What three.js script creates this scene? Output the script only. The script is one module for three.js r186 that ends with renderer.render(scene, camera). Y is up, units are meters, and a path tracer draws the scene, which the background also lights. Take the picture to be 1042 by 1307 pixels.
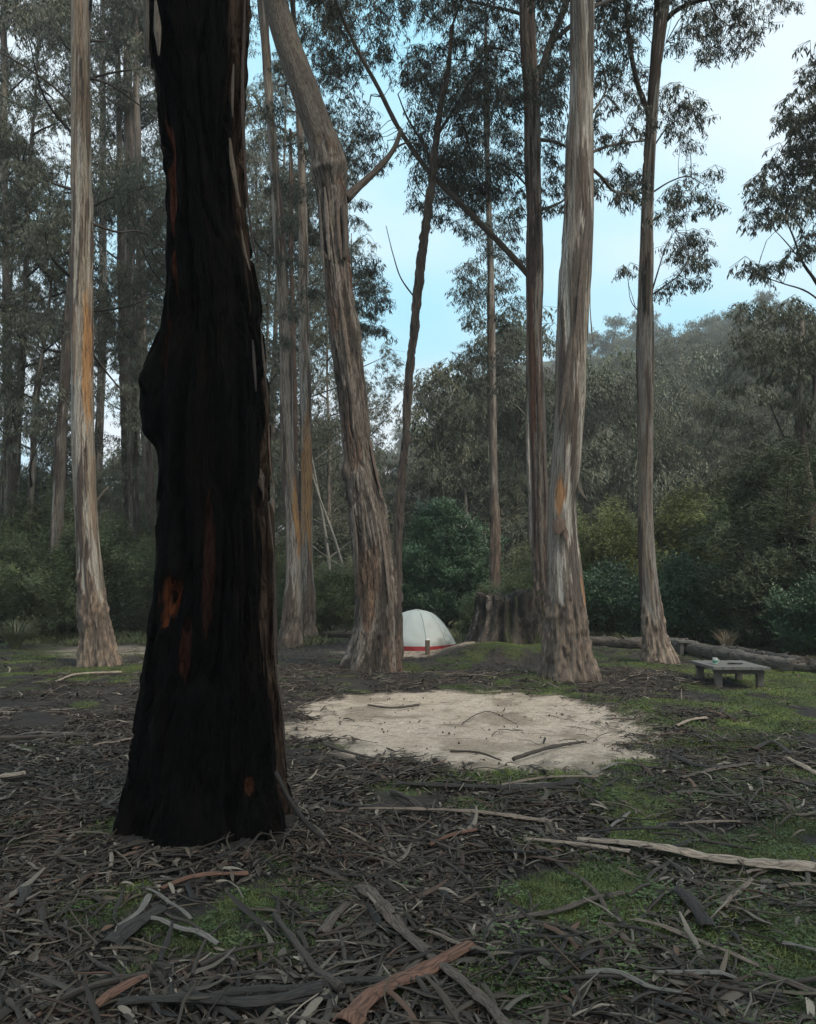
import * as THREE from 'three';
import { mergeGeometries } from 'three/addons/utils/BufferGeometryUtils.js';

// ---------------------------------------------------------------- camera, sky, sun, exposure
const scene = new THREE.Scene();
const camera = new THREE.PerspectiveCamera(64.15, 816 / 1024, 0.05, 1200);
camera.position.set(0, 1.6, 0);
camera.rotation.x = THREE.MathUtils.degToRad(5.45);
const renderer = new THREE.WebGLRenderer({ antialias: true });
renderer.setSize(816, 1024);
renderer.toneMapping = THREE.LinearToneMapping;
renderer.toneMappingExposure = 1.42;
renderer.shadowMap.enabled = true;
renderer.shadowMap.type = THREE.PCFSoftShadowMap;

// ---------------------------------------------------------------- random numbers and noise
function RNG(seed) { let a = seed >>> 0; return () => { a = (a + 0x6D2B79F5) | 0; let t = Math.imul(a ^ (a >>> 15), 1 | a); t = (t + Math.imul(t ^ (t >>> 7), 61 | t)) ^ t; return ((t ^ (t >>> 14)) >>> 0) / 4294967296; }; }
function h3(i, j, k) { let n = (Math.imul(i, 374761393) + Math.imul(j, 668265263) + Math.imul(k, 1274126177)) | 0; n = Math.imul(n ^ (n >>> 13), 1274126177); n = Math.imul(n ^ (n >>> 15), 2246822519); return ((n ^ (n >>> 16)) >>> 0) / 4294967296; }
const qs = (t) => t * t * t * (t * (t * 6 - 15) + 10);
function vn(x, y, z) {   // smooth value noise, -1 .. 1
  const i = Math.floor(x), j = Math.floor(y), k = Math.floor(z), u = qs(x - i), v = qs(y - j), w = qs(z - k);
  const l = (a, b, t) => a + (b - a) * t;
  return 2 * l(l(l(h3(i, j, k), h3(i + 1, j, k), u), l(h3(i, j + 1, k), h3(i + 1, j + 1, k), u), v),
    l(l(h3(i, j, k + 1), h3(i + 1, j, k + 1), u), l(h3(i, j + 1, k + 1), h3(i + 1, j + 1, k + 1), u), v), w) - 1;
}
function fbm(x, y, z, o = 4) { let s = 0, a = 0.5, n = 0; for (let q = 0; q < o; q++) { s += a * vn(x, y, z); n += a; a *= 0.5; x = x * 2.03 + 7.1; y = y * 2.03 + 3.7; z = z * 2.03 + 1.3; } return s / n; }
function pn(x, y, px, py, s) {   // value noise that repeats after px, py cells, 0 .. 1
  const i = Math.floor(x), j = Math.floor(y), u = qs(x - i), v = qs(y - j), m = (a, n) => ((a % n) + n) % n;
  const a = h3(m(i, px), m(j, py), s), b = h3(m(i + 1, px), m(j, py), s), c = h3(m(i, px), m(j + 1, py), s), d = h3(m(i + 1, px), m(j + 1, py), s);
  return a + (b - a) * u + (c - a + (a - b - c + d) * u) * v;
}
const sm = (a, b, x) => { const t = Math.min(1, Math.max(0, (x - a) / (b - a))); return t * t * (3 - 2 * t); };
const mixc = (a, b, t) => [a[0] + (b[0] - a[0]) * t, a[1] + (b[1] - a[1]) * t, a[2] + (b[2] - a[2]) * t];
const clamp = (x, a, b) => Math.min(b, Math.max(a, x));

// the sky: pale blue with thin high cloud, the same kind of cloud all the way round
{
  const W = 1024, Hh = 512, data = new Float32Array(W * Hh * 4);
  for (let j = 0; j < Hh; j++) for (let i = 0; i < W; i++) {
    const el = ((j + 0.5) / Hh - 0.5) * Math.PI, az = ((i + 0.5) / W) * 2 * Math.PI;
    const dx = Math.cos(el) * Math.cos(az), dy = Math.sin(el), dz = Math.cos(el) * Math.sin(az);
    const k = 2.2 / (0.35 + Math.max(0, dy));
    let c = fbm(dx * k * 0.8 + 4.2, dy * 1.3 + 9.1, dz * k * 0.8 + 2.7, 5) * 0.5 + 0.5;
    c = sm(0.26, 0.62, c + 0.06);
    const low = 1 - sm(0.0, 0.30, dy);
    const cc = Math.max(c, low * 0.85);
    const col = mixc([0.34, 0.66, 0.83], mixc([0.65, 0.76, 0.83], [0.78, 0.76, 0.79], low), cc);
    data.set([...col, 1], (j * W + i) * 4);
  }
  const t = new THREE.DataTexture(data, W, Hh, THREE.RGBAFormat, THREE.FloatType);
  t.mapping = THREE.EquirectangularReflectionMapping; t.magFilter = THREE.LinearFilter; t.minFilter = THREE.LinearFilter; t.needsUpdate = true;
  scene.background = t; scene.environment = t;
}
const sun = new THREE.DirectionalLight(0xfff0dc, 2.5);
sun.position.set(30, 52, 16); sun.target.position.set(0, 0, -15);
sun.castShadow = true; sun.shadow.radius = 45; sun.shadow.mapSize.set(2048, 2048);
Object.assign(sun.shadow.camera, { left: -60, right: 60, top: 60, bottom: -60, near: 1, far: 250 });
scene.add(sun, sun.target);
const T_BLACK = [[-1.358, -0.13, -5.65, 0.605], [-1.361, -0.003, -5.65, 0.585], [-1.36, 0.15, -5.65, 0.56], [-1.358, 0.303, -5.65, 0.53], [-1.347, 0.509, -5.65, 0.5], [-1.341, 0.821, -5.65, 0.468], [-1.342, 1.084, -5.65, 0.433], [-1.334, 1.455, -5.65, 0.409], [-1.333, 1.886, -5.65, 0.39], [-1.351, 2.213, -5.65, 0.381], [-1.357, 2.599, -5.65, 0.37], [-1.355, 2.99, -5.65, 0.361], [-1.365, 3.329, -5.65, 0.344], [-1.384, 3.672, -5.65, 0.329], [-1.419, 3.961, -5.65, 0.303], [-1.445, 4.253, -5.65, 0.29], [-1.471, 4.636, -5.65, 0.281], [-1.496, 4.964, -5.65, 0.299], [-1.515, 5.277, -5.65, 0.324], [-1.533, 5.569, -5.65, 0.354], [-1.545, 5.938, -5.65, 0.37]];
const T_LEFT = [[-6.685, -0.032, -17.865, 0.431], [-6.708, 0.135, -17.865, 0.381], [-6.736, 0.436, -17.865, 0.347], [-6.8, 0.806, -17.865, 0.314], [-6.906, 1.617, -17.865, 0.256], [-7.014, 2.676, -17.865, 0.24], [-7.134, 4.042, -17.865, 0.233], [-7.228, 5.269, -17.865, 0.239], [-7.292, 7.068, -17.865, 0.228], [-7.397, 9.619, -17.865, 0.231], [-7.531, 12.428, -17.865, 0.207], [-7.61, 14.152, -17.865, 0.205], [-7.673, 15.318, -17.865, 0.188]];
const T_TWIN1 = [[-3.397, 0.05, -23.795, 0.327], [-3.35, 0.767, -23.795, 0.272], [-3.32, 1.895, -23.795, 0.227], [-3.361, 3.262, -23.795, 0.206], [-3.524, 5.108, -23.795, 0.184], [-3.596, 6.982, -23.795, 0.186], [-3.673, 9.123, -23.795, 0.164], [-3.853, 11.79, -23.795, 0.165], [-4.085, 14.512, -23.795, 0.143], [-4.307, 17.165, -23.795, 0.133], [-4.534, 19.871, -23.795, 0.122]];
const T_TWIN2 = [[-3.191, 0.062, -26.265, 0.299], [-3.208, 0.432, -26.265, 0.237], [-3.216, 1.177, -26.265, 0.213], [-3.243, 2.929, -26.265, 0.183], [-3.279, 5.472, -26.265, 0.178], [-3.355, 8.062, -26.265, 0.186], [-3.435, 9.904, -26.265, 0.181], [-3.483, 12.847, -26.265, 0.17], [-3.599, 15.852, -26.265, 0.119], [-3.764, 18.921, -26.265, 0.1], [-3.955, 21.768, -26.265, 0.081]];
const T_TWIN3 = [[-3.926, 0.585, -28.964, 0.124], [-3.986, 3.066, -28.964, 0.097], [-4.08, 7.006, -28.964, 0.084], [-4.164, 10.174, -28.964, 0.071], [-4.283, 13.705, -28.964, 0.057]];
const T_LEAN = [[-0.726, -0.049, -16.692, 0.6], [-0.688, 0.309, -16.692, 0.53], [-0.643, 0.858, -16.692, 0.452], [-0.641, 1.489, -16.692, 0.426], [-0.696, 2.285, -16.692, 0.424], [-0.811, 3.088, -16.692, 0.41], [-0.927, 3.735, -16.692, 0.363], [-1.037, 4.519, -16.692, 0.308], [-1.166, 5.707, -16.692, 0.302], [-1.321, 6.877, -16.692, 0.32], [-1.409, 7.553, -16.692, 0.305], [-1.538, 8.748, -16.692, 0.303], [-1.628, 9.959, -16.692, 0.326], [-1.691, 10.483, -16.692, 0.352], [-1.771, 11.009, -16.692, 0.344], [-1.961, 11.539, -16.692, 0.311], [-2.285, 12.483, -16.692, 0.288], [-2.584, 13.328, -16.692, 0.272], [-2.898, 14.418, -16.692, 0.248]];
const T_THIN = [[-0.258, 0.095, -19.459, 0.129], [-0.268, 0.735, -19.459, 0.102], [-0.251, 2.212, -19.459, 0.084], [-0.188, 3.711, -19.459, 0.075], [-0.057, 5.232, -19.459, 0.076], [0.0, 6.388, -19.459, 0.076], [0.148, 7.752, -19.459, 0.072], [0.362, 9.933, -19.459, 0.072], [0.555, 11.344, -19.459, 0.068], [0.691, 12.775, -19.459, 0.054], [0.841, 13.808, -19.459, 0.044], [1.033, 14.851, -19.459, 0.025]];
const T_FORK = [[3.392, -0.04, -20.467, 0.349], [3.399, 0.401, -20.467, 0.272], [3.394, 1.27, -20.467, 0.215], [3.337, 2.636, -20.467, 0.216], [3.296, 4.817, -20.467, 0.213], [3.255, 7.044, -20.467, 0.21], [3.24, 8.071, -20.467, 0.201], [3.285, 9.734, -20.467, 0.203], [3.294, 11.423, -20.467, 0.199], [3.272, 13.072, -20.467, 0.206], [3.265, 14.746, -20.467, 0.218], [3.189, 15.98, -20.467, 0.208], [3.166, 17.316, -20.467, 0.21]];
const T_BIG = [[2.938, -0.049, -15.247, 0.533], [2.909, 0.35, -15.247, 0.44], [2.905, 0.922, -15.247, 0.384], [2.909, 1.499, -15.247, 0.335], [2.895, 2.372, -15.247, 0.278], [2.909, 3.106, -15.247, 0.25], [2.966, 3.848, -15.247, 0.266], [3.022, 4.446, -15.247, 0.267], [3.098, 5.351, -15.247, 0.283], [3.152, 6.421, -15.247, 0.281], [3.217, 7.66, -15.247, 0.287], [3.318, 8.918, -15.247, 0.259], [3.357, 10.147, -15.247, 0.245], [3.421, 11.394, -15.247, 0.224], [3.487, 13.308, -15.247, 0.23]];
const T_SLIM = [[5.523, -0.027, -18.181, 0.378], [5.45, 0.45, -18.181, 0.259], [5.392, 1.135, -18.181, 0.208], [5.33, 2.172, -18.181, 0.17], [5.321, 3.572, -18.181, 0.158], [5.365, 4.993, -18.181, 0.163], [5.412, 7.348, -18.181, 0.165], [5.471, 8.826, -18.181, 0.167], [5.592, 11.084, -18.181, 0.128], [5.727, 12.619, -18.181, 0.11], [5.869, 14.04, -18.181, 0.12], [6.043, 15.561, -18.181, 0.158]];
const T_MID = [[3.193, 0.266, -30, 0.2], [3.189, 3.406, -30, 0.151], [3.165, 6.023, -30, 0.145], [3.137, 8.385, -30, 0.154], [3.134, 11.085, -30, 0.14], [3.126, 14.138, -30, 0.119], [3.054, 17.564, -30, 0.105], [3.043, 21.384, -30, 0.091]];
const T_BACK1 = [[-12.903, -0.017, -38.835, 0.425], [-12.928, 1.342, -38.835, 0.296], [-12.978, 3.565, -38.835, 0.263], [-13.212, 7.325, -38.835, 0.244], [-13.584, 15.056, -38.835, 0.239], [-13.911, 23.082, -38.835, 0.215], [-14.261, 31.42, -38.835, 0.179]];
const T_BACK2 = [[-11.562, 0.09, -38, 0.325], [-11.837, 3.888, -38, 0.237], [-12.3, 8.319, -38, 0.24], [-12.666, 13.614, -38, 0.224], [-12.935, 18.656, -38, 0.189], [-13.351, 25.846, -38, 0.154]];
const T_BACK3 = [[-16.254, 0.474, -44, 0.293], [-16.633, 6.373, -44, 0.212], [-16.821, 8.087, -44, 0.213], [-16.853, 13.743, -44, 0.216], [-17.058, 21.349, -44, 0.197], [-17.578, 35.386, -44, 0.135]];
const T_BACK4 = [[-17.32, 0.169, -36, 0.308], [-17.473, 2.733, -36, 0.207], [-17.77, 6.907, -36, 0.174], [-18.089, 12.257, -36, 0.177], [-18.417, 17.759, -36, 0.143], [-19.029, 29.243, -36, 0.111]];
const T_BACK5 = [[-13.508, 0.199, -40, 0.228], [-13.848, 5.939, -40, 0.154], [-14.369, 14.65, -40, 0.157], [-14.681, 21.63, -40, 0.16], [-15.263, 32.315, -40, 0.102]];
const L_FORK = [[[3.142, 9.692, -20.467, 0.085], [2.399, 10.451, -20.279, 0.079], [1.385, 11.41, -20.092, 0.073], [0.479, 12.296, -19.904, 0.066], [-0.219, 13.236, -19.717, 0.06], [-0.772, 14.27, -19.529, 0.054], [-1.36, 15.294, -19.342, 0.048], [-1.825, 16.308, -19.154, 0.041], [-2.206, 17.207, -18.967, 0.035]], [[3.381, 14.834, -20.467, 0.12], [3.611, 15.563, -20.667, 0.11], [3.936, 16.532, -20.867, 0.1], [4.381, 17.777, -21.067, 0.09], [4.707, 19.1, -21.267, 0.08]], [[3.823, 16.376, -20.967, 0.075], [4.444, 17.15, -21.342, 0.064], [5.268, 18.086, -21.717, 0.052], [6.316, 18.636, -22.092, 0.041], [7.305, 19.196, -22.467, 0.03]], [[3.442, 13.397, -20.467, 0.05], [4.031, 13.596, -20.967, 0.04], [4.468, 13.633, -21.467, 0.03], [4.739, 13.405, -21.967, 0.02]], [[3.412, 11.465, -20.467, 0.045], [3.885, 11.756, -20.8, 0.035], [4.247, 12.139, -21.134, 0.025], [4.149, 12.664, -21.467, 0.015]], [[3.16, 16.869, -20.467, 0.05], [2.66, 17.425, -20.967, 0.042], [1.956, 17.99, -21.467, 0.033], [1.216, 18.612, -21.967, 0.025]], [[3.175, 12.063, -20.467, 0.03], [2.714, 12.867, -20.967, 0.024], [2.307, 13.362, -21.467, 0.018], [1.743, 13.659, -21.967, 0.012]]];
const L_BIG = [[[3.54, 10.099, -15.247, 0.035], [4.109, 10.716, -16.081, 0.029], [4.75, 11.277, -16.914, 0.024], [5.378, 11.792, -17.747, 0.018]], [[3.535, 9.842, -15.247, 0.04], [3.899, 9.881, -15.747, 0.034], [4.244, 9.855, -16.247, 0.028], [4.674, 10.039, -16.747, 0.021], [5.127, 10.381, -17.247, 0.015]], [[3.589, 10.922, -15.247, 0.03], [3.861, 11.383, -15.647, 0.024], [4.114, 11.976, -16.047, 0.018], [4.192, 12.623, -16.447, 0.012]], [[3.604, 13.141, -15.247, 0.05], [4.123, 13.734, -15.847, 0.04], [4.704, 14.374, -16.447, 0.03]]];
const L_SLIM = [[[5.672, 12.619, -18.181, 0.07], [5.373, 13.298, -18.031, 0.062], [5.185, 13.97, -17.881, 0.055], [5.058, 14.828, -17.731, 0.048], [4.99, 15.872, -17.581, 0.04]], [[5.997, 14.926, -18.181, 0.065], [6.272, 15.132, -17.981, 0.056], [6.628, 15.195, -17.781, 0.048], [7.098, 15.177, -17.581, 0.039], [7.646, 15.137, -17.381, 0.03]], [[6.916, 15.1, -17.581, 0.02], [7.042, 14.641, -17.481, 0.014], [7.259, 14.339, -17.381, 0.008]], [[5.652, 13.2, -18.181, 0.02], [5.987, 14.253, -18.581, 0.014], [6.363, 15.038, -18.981, 0.008]], [[5.606, 8.343, -18.181, 0.022], [5.863, 8.502, -18.014, 0.017], [6.135, 8.693, -17.848, 0.013], [6.3, 8.99, -17.681, 0.008]], [[5.609, 8.454, -18.181, 0.02], [5.819, 9.053, -18.281, 0.016], [6.01, 9.566, -18.381, 0.011], [6.275, 9.991, -18.481, 0.007]], [[5.694, 10.799, -18.181, 0.022], [6.038, 10.977, -18.048, 0.017], [6.411, 11.039, -17.914, 0.013], [6.713, 10.783, -17.781, 0.008]], [[5.763, 11.945, -18.181, 0.022], [6.097, 12.447, -18.381, 0.015], [6.51, 12.861, -18.581, 0.008]], [[5.324, 7.9, -18.181, 0.014], [5.158, 8.231, -18.331, 0.009], [5.14, 8.756, -18.481, 0.005]], [[5.434, 10.609, -18.181, 0.014], [5.221, 10.843, -18.381, 0.01], [5.003, 11.099, -18.581, 0.006]]];
const L_LEAN = [[[-1.318, 9.889, -16.692, 0.1], [-1.065, 10.271, -16.892, 0.086], [-0.703, 10.731, -17.092, 0.073], [-0.313, 11.348, -17.292, 0.059], [-0.159, 11.923, -17.492, 0.045]], [[-0.315, 11.404, -17.392, 0.03], [-0.018, 11.637, -17.542, 0.02], [0.427, 11.648, -17.692, 0.01]], [[-1.318, 8.451, -16.392, 0.06], [-1.307, 8.969, -16.417, 0.055], [-1.363, 9.628, -16.442, 0.05]]];
const L_THIN = [[[0.192, 8.698, -19.459, 0.022], [-0.173, 9.195, -19.359, 0.017], [-0.363, 9.748, -19.259, 0.013], [-0.535, 10.437, -19.159, 0.008]], [[0.683, 12.057, -19.459, 0.04], [0.335, 12.832, -19.559, 0.032], [-0.02, 13.515, -19.659, 0.023], [-0.26, 14.207, -19.759, 0.015]], [[0.765, 12.98, -19.459, 0.045], [1.273, 13.933, -19.659, 0.037], [1.693, 14.803, -19.859, 0.028], [2.125, 15.693, -20.059, 0.02]], [[0.486, 11.243, -19.459, 0.018], [0.273, 11.547, -19.459, 0.012], [0.176, 11.792, -19.459, 0.006]]];
const L_LEFT = [[[-7.693, 12.656, -17.865, 0.03], [-8.05, 12.99, -17.615, 0.026], [-8.482, 13.239, -17.365, 0.022], [-9.076, 13.514, -17.115, 0.018], [-9.473, 13.632, -16.865, 0.014]], [[-7.322, 13.382, -17.865, 0.03], [-7.157, 13.662, -18.532, 0.024], [-6.818, 13.686, -19.199, 0.018], [-6.129, 13.323, -19.865, 0.012]], [[-7.212, 9.896, -17.865, 0.035], [-6.846, 9.995, -18.532, 0.028], [-6.519, 10.297, -19.199, 0.022], [-6.038, 10.066, -19.865, 0.015]], [[-7.083, 6.889, -17.865, 0.03], [-6.96, 6.565, -18.665, 0.021], [-6.763, 6.196, -19.465, 0.012]], [[-6.905, 3.452, -17.865, 0.025], [-6.784, 3.77, -18.065, 0.022], [-6.757, 3.901, -18.265, 0.02]]];
const C_SLIM = [[6.093, 12.108, -16.981, 0.326], [6.835, 12.594, -18.464, 0.301], [6.135, 11.825, -17.547, 0.286], [6.87, 12.287, -19.031, 0.274], [6.236, 12.578, -18.114, 0.261], [5.724, 12.426, -17.197, 0.231], [7.242, 11.306, -18.68, 0.233], [6.834, 10.347, -17.763, 0.238], [7.433, 10.797, -19.247, 0.166], [6.596, 11.258, -18.33, 0.211], [6.041, 10.283, -17.413, 0.301], [6.304, 10.826, -18.896, 0.272], [6.386, 10.136, -17.979, 0.31], [5.561, 9.523, -17.063, 0.213], [6.697, 9.828, -18.546, 0.302], [6.078, 9.185, -17.629, 0.287], [7.1, 9.745, -19.112, 0.238], [6.065, 9.111, -18.195, 0.244], [6.149, 8.609, -17.279, 0.282], [7.123, 9.191, -18.762, 0.144], [6.125, 8.4, -17.845, 0.188], [7.112, 8.966, -19.328, 0.167], [5.911, 8.353, -18.411, 0.124], [4.834, 8.499, -17.495, 0.134], [5.226, 11.381, -18.978, 0.2], [5.151, 10.795, -18.061, 0.156], [4.985, 10.042, -17.144, 0.164], [5.059, 11.356, -18.627, 0.143], [7.406, 14.812, -17.711, 0.408], [7.524, 15.606, -19.194, 0.423], [7.904, 14.738, -18.277, 0.315], [6.443, 14.023, -17.36, 0.3], [7.555, 14.676, -18.843, 0.325], [8.044, 14.934, -17.927, 0.309], [6.554, 13.22, -17.01, 0.196], [7.791, 14.433, -18.493, 0.266], [6.448, 14.616, -17.576, 0.303], [9.151, 16.11, -19.059, 0.201], [8.983, 15.253, -18.143, 0.157], [7.851, 13.926, -17.226, 0.182], [6.459, 14.745, -18.709, 0.215], [5.021, 12.762, -17.792, 0.256], [5.256, 14.146, -19.275, 0.259], [4.924, 14.003, -18.359, 0.317], [5.04, 13.666, -17.442, 0.284], [4.895, 14.896, -18.925, 0.327], [4.977, 14.545, -18.008, 0.345], [5.04, 13.979, -17.091, 0.279], [5.678, 15.457, -18.575, 0.356], [5.042, 14.966, -17.658, 0.372], [4.97, 15.838, -19.141, 0.404], [5.436, 13.618, -18.224, 0.245], [5.791, 14.663, -17.307, 0.232], [6.724, 16.234, -18.791, 0.45], [7.041, 15.619, -17.874, 0.514], [8.324, 16.888, -19.357, 0.464], [5.286, 16.367, -18.44, 0.619], [5.748, 15.826, -17.523, 0.588], [5.71, 13.524, -19.007, 0.182], [5.633, 12.18, -18.09, 0.156], [5.097, 12.008, -17.173, 0.148]];
const C_BIG = [[3.889, 11.553, -15.547, 0.209], [4.391, 12.923, -17.031, 0.261], [3.996, 12.573, -16.114, 0.232], [4.57, 12.452, -17.597, 0.219], [4.055, 11.532, -16.68, 0.192], [3.981, 10.569, -15.763, 0.136], [4.666, 11.322, -17.247, 0.149], [4.689, 11.116, -16.33, 0.157], [5.246, 10.855, -17.813, 0.171], [4.714, 10.061, -16.896, 0.194], [4.215, 9.435, -15.979, 0.123], [4.318, 10.527, -17.463, 0.117], [3.988, 9.885, -16.546, 0.111], [3.887, 12.75, -15.629, 0.3], [4.181, 14.366, -17.112, 0.361], [4.295, 13.947, -16.195, 0.342], [3.583, 14.021, -17.679, 0.339], [3.253, 12.924, -16.762, 0.321], [3.003, 11.88, -15.845, 0.243], [3.171, 12.379, -17.328, 0.249], [3.171, 13.843, -16.411, 0.346], [3.281, 15.341, -17.895, 0.412], [3.733, 15.196, -16.978, 0.651], [4.113, 14.639, -16.061, 0.616]];
const C_FORK = [[3.692, 13.58, -19.767, 0.362], [4.045, 13.915, -21.25, 0.39], [3.698, 12.848, -20.333, 0.373], [4.177, 13.095, -21.816, 0.4], [3.827, 12.175, -20.9, 0.319], [3.53, 11.19, -19.983, 0.285], [4.157, 11.902, -21.466, 0.197], [2.498, 16.706, -20.549, 0.502], [2.005, 18.037, -22.032, 0.539], [1.486, 16.779, -21.116, 0.473], [2.242, 15.791, -20.199, 0.453], [2.962, 17.068, -21.682, 0.442], [2.827, 15.629, -20.765, 0.381], [2.395, 14.583, -19.848, 0.404], [2.999, 14.983, -21.332, 0.369], [2.658, 13.864, -20.415, 0.312], [2.951, 13.944, -21.898, 0.312], [2.514, 13.649, -20.981, 0.321], [2.595, 12.172, -20.064, 0.286], [3.038, 12.39, -21.548, 0.263], [2.819, 11.287, -20.631, 0.273], [2.947, 11.298, -22.114, 0.27], [2.965, 10.35, -21.197, 0.216], [2.828, 12.498, -20.28, 0.248], [0.869, 18.074, -21.764, 0.576], [0.192, 17.039, -20.847, 0.552], [-0.428, 16.686, -19.93, 0.568], [-1.115, 17.342, -21.413, 0.567], [-1.692, 16.222, -20.496, 0.501], [-1.473, 16.331, -21.98, 0.493], [-0.878, 15.944, -21.063, 0.472], [-0.431, 15.754, -20.146, 0.493], [-2.012, 17.736, -21.629, 0.617], [-2.126, 15.705, -20.712, 0.464], [-1.622, 14.019, -19.796, 0.363], [-1.203, 14.496, -21.279, 0.39], [-0.84, 13.186, -20.362, 0.311], [-0.789, 13.339, -21.845, 0.312], [-1.115, 13.177, -20.928, 0.213], [-1.205, 12.354, -20.012, 0.204], [-1.43, 14.171, -21.495, 0.307], [-0.125, 15.171, -20.578, 0.419], [0.426, 16.623, -22.061, 0.494], [1.054, 16.227, -21.144, 0.474], [1.623, 15.266, -20.228, 0.412], [2.183, 16.151, -21.711, 0.398]];
const C_THIN = [[0.369, 13.272, -19.259, 0.392], [0.818, 14.392, -20.742, 0.465], [1.281, 13.616, -19.825, 0.444], [1.696, 14.062, -21.309, 0.391], [1.415, 13.095, -20.392, 0.374], [0.96, 12.578, -19.475, 0.397], [0.569, 13.525, -20.958, 0.384], [0.182, 13.321, -20.041, 0.347], [0.734, 13.167, -21.525, 0.373], [1.116, 12.609, -20.608, 0.357], [1.462, 12.182, -19.691, 0.281], [0.298, 13.201, -21.174, 0.302], [-0.02, 12.912, -20.257, 0.248], [1.738, 13.322, -19.341, 0.296], [1.034, 15.11, -20.824, 0.467], [1.592, 14.302, -19.907, 0.406], [0.52, 15.363, -21.39, 0.436], [2.154, 14.444, -20.473, 0.313], [0.216, 11.904, -19.557, 0.159], [2.53, 14.575, -21.04, 0.257], [1.31, 11.929, -20.123, 0.164]];
const C_MID = [[2.254, 13.046, -28.8, 0.645], [2.813, 12.862, -30.283, 0.74], [2.002, 12.372, -29.366, 0.538], [3.633, 13.545, -30.85, 0.629], [3.96, 12.427, -29.933, 0.488], [2.401, 11.36, -29.016, 0.591], [3.575, 11.859, -30.499, 0.621], [4.043, 10.953, -29.582, 0.422], [2.407, 10.64, -31.066, 0.633], [2.922, 9.77, -30.149, 0.737], [2.117, 9.433, -29.232, 0.476], [3.731, 10.077, -30.715, 0.626], [4.05, 9.228, -29.798, 0.425], [3.132, 8.706, -28.882, 0.53], [2.493, 9.222, -30.365, 0.433], [3.042, 14.21, -29.448, 0.54], [3.653, 14.527, -30.931, 0.441], [2.659, 15.072, -30.014, 0.489], [3.16, 14.961, -29.098, 0.534], [3.926, 15.326, -30.581, 0.436], [2.338, 15.683, -29.664, 0.423], [2.928, 17.197, -31.147, 0.571], [3.596, 16.58, -30.23, 0.554], [4.067, 15.669, -29.314, 0.299], [2.115, 15.423, -30.797, 0.282], [3.118, 17.657, -29.88, 0.609], [2.445, 17.621, -28.963, 0.59], [3.79, 18.121, -30.446, 0.558], [2.946, 18.87, -29.53, 0.722], [4.031, 19.738, -31.013, 0.569], [2.245, 19.361, -30.096, 0.552], [3.217, 19.906, -29.179, 0.773], [2.453, 21.164, -30.662, 0.75], [3.885, 20.579, -29.746, 0.667], [2.901, 21.232, -28.829, 0.822]];
const C_LEAN = [[-3.031, 12.362, -21.492, 0.35], [-2.809, 15.769, -22.976, 0.421], [-3.239, 14.034, -22.059, 0.36], [-2.401, 15.868, -23.542, 0.432], [-1.859, 16.521, -22.625, 0.507], [-2.233, 16.852, -21.708, 0.575], [-2.869, 18.901, -23.192, 0.662], [-2.07, 17.975, -22.275, 0.59], [-3.948, 13.745, -23.758, 0.387], [-3.55, 12.088, -22.841, 0.372], [-3.283, 10.538, -21.924, 0.313], [-4.041, 15.786, -23.408, 0.477], [-3.563, 16.674, -22.491, 0.504], [-3.101, 16.991, -21.574, 0.44], [-1.647, 14.597, -23.057, 0.329], [-2.024, 13.847, -22.14, 0.226], [-1.636, 14.419, -23.624, 0.217], [-1.208, 13.802, -22.707, 0.208], [-1.284, 12.171, -21.79, 0.133], [-1.601, 12.407, -23.273, 0.142], [-1.462, 10.6, -22.356, 0.364], [-1.203, 10.709, -23.84, 0.534], [-1.335, 9.775, -22.923, 0.514], [-0.89, 9.336, -22.006, 0.404], [-1.179, 9.263, -23.489, 0.431], [-1.465, 8.85, -22.572, 0.322], [-0.724, 8.447, -21.656, 0.221], [-0.986, 10.914, -23.139, 0.283], [-3.265, 9.3, -22.222, 0.362], [-2.833, 10.295, -23.705, 0.338], [-3.492, 8.575, -22.788, 0.325]];
const C_EDGE = [[8.127, 11.344, -15.8, 0.418], [8.691, 11.708, -17.283, 0.458], [8.535, 10.653, -16.366, 0.5], [8.77, 11.474, -17.85, 0.4], [8.13, 10.522, -16.933, 0.379], [7.359, 9.787, -16.016, 0.326], [8.828, 10.546, -17.499, 0.535], [7.359, 9.817, -16.582, 0.236], [8.371, 10.364, -18.066, 0.331], [8.374, 9.919, -17.149, 0.419], [8.409, 9.39, -16.232, 0.413], [7.791, 9.918, -17.715, 0.199], [7.548, 9.314, -16.798, 0.154], [7.582, 8.975, -15.882, 0.194], [8.793, 9.304, -17.365, 0.248], [8.15, 8.559, -16.448, 0.134], [8.754, 12.277, -17.931, 0.274], [8.855, 12.456, -17.014, 0.347], [8.679, 11.356, -16.098, 0.574], [9.583, 10.771, -17.581, 0.716], [7.085, 8.308, -16.664, 0.153], [7.928, 8.812, -18.147, 0.148], [7.921, 8.483, -17.23, 0.123], [7.795, 8.217, -16.314, 0.1], [7.998, 8.527, -17.797, 0.109], [8.611, 8.655, -16.88, 0.138], [8.908, 12.471, -15.963, 0.65]];
const L_EDGE = [[[9.269, 7.146, -17.0, 0.045], [8.766, 8.182, -17.0, 0.037], [8.5, 8.618, -17.0, 0.028], [8.308, 9.23, -17.0, 0.02], [8.171, 9.582, -17.0, 0.012]], [[9.118, 7.49, -17.0, 0.025], [8.554, 7.974, -17.0, 0.019], [8.058, 8.148, -17.0, 0.014], [7.477, 8.356, -17.0, 0.008]], [[8.5, 8.618, -17.0, 0.016], [8.101, 9.143, -17.0, 0.011], [7.858, 9.406, -17.0, 0.006]], [[9.354, 7.836, -17.0, 0.06], [9.363, 8.951, -17.167, 0.047], [9.248, 10.099, -17.333, 0.033], [9.038, 11.28, -17.5, 0.02]]];
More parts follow.
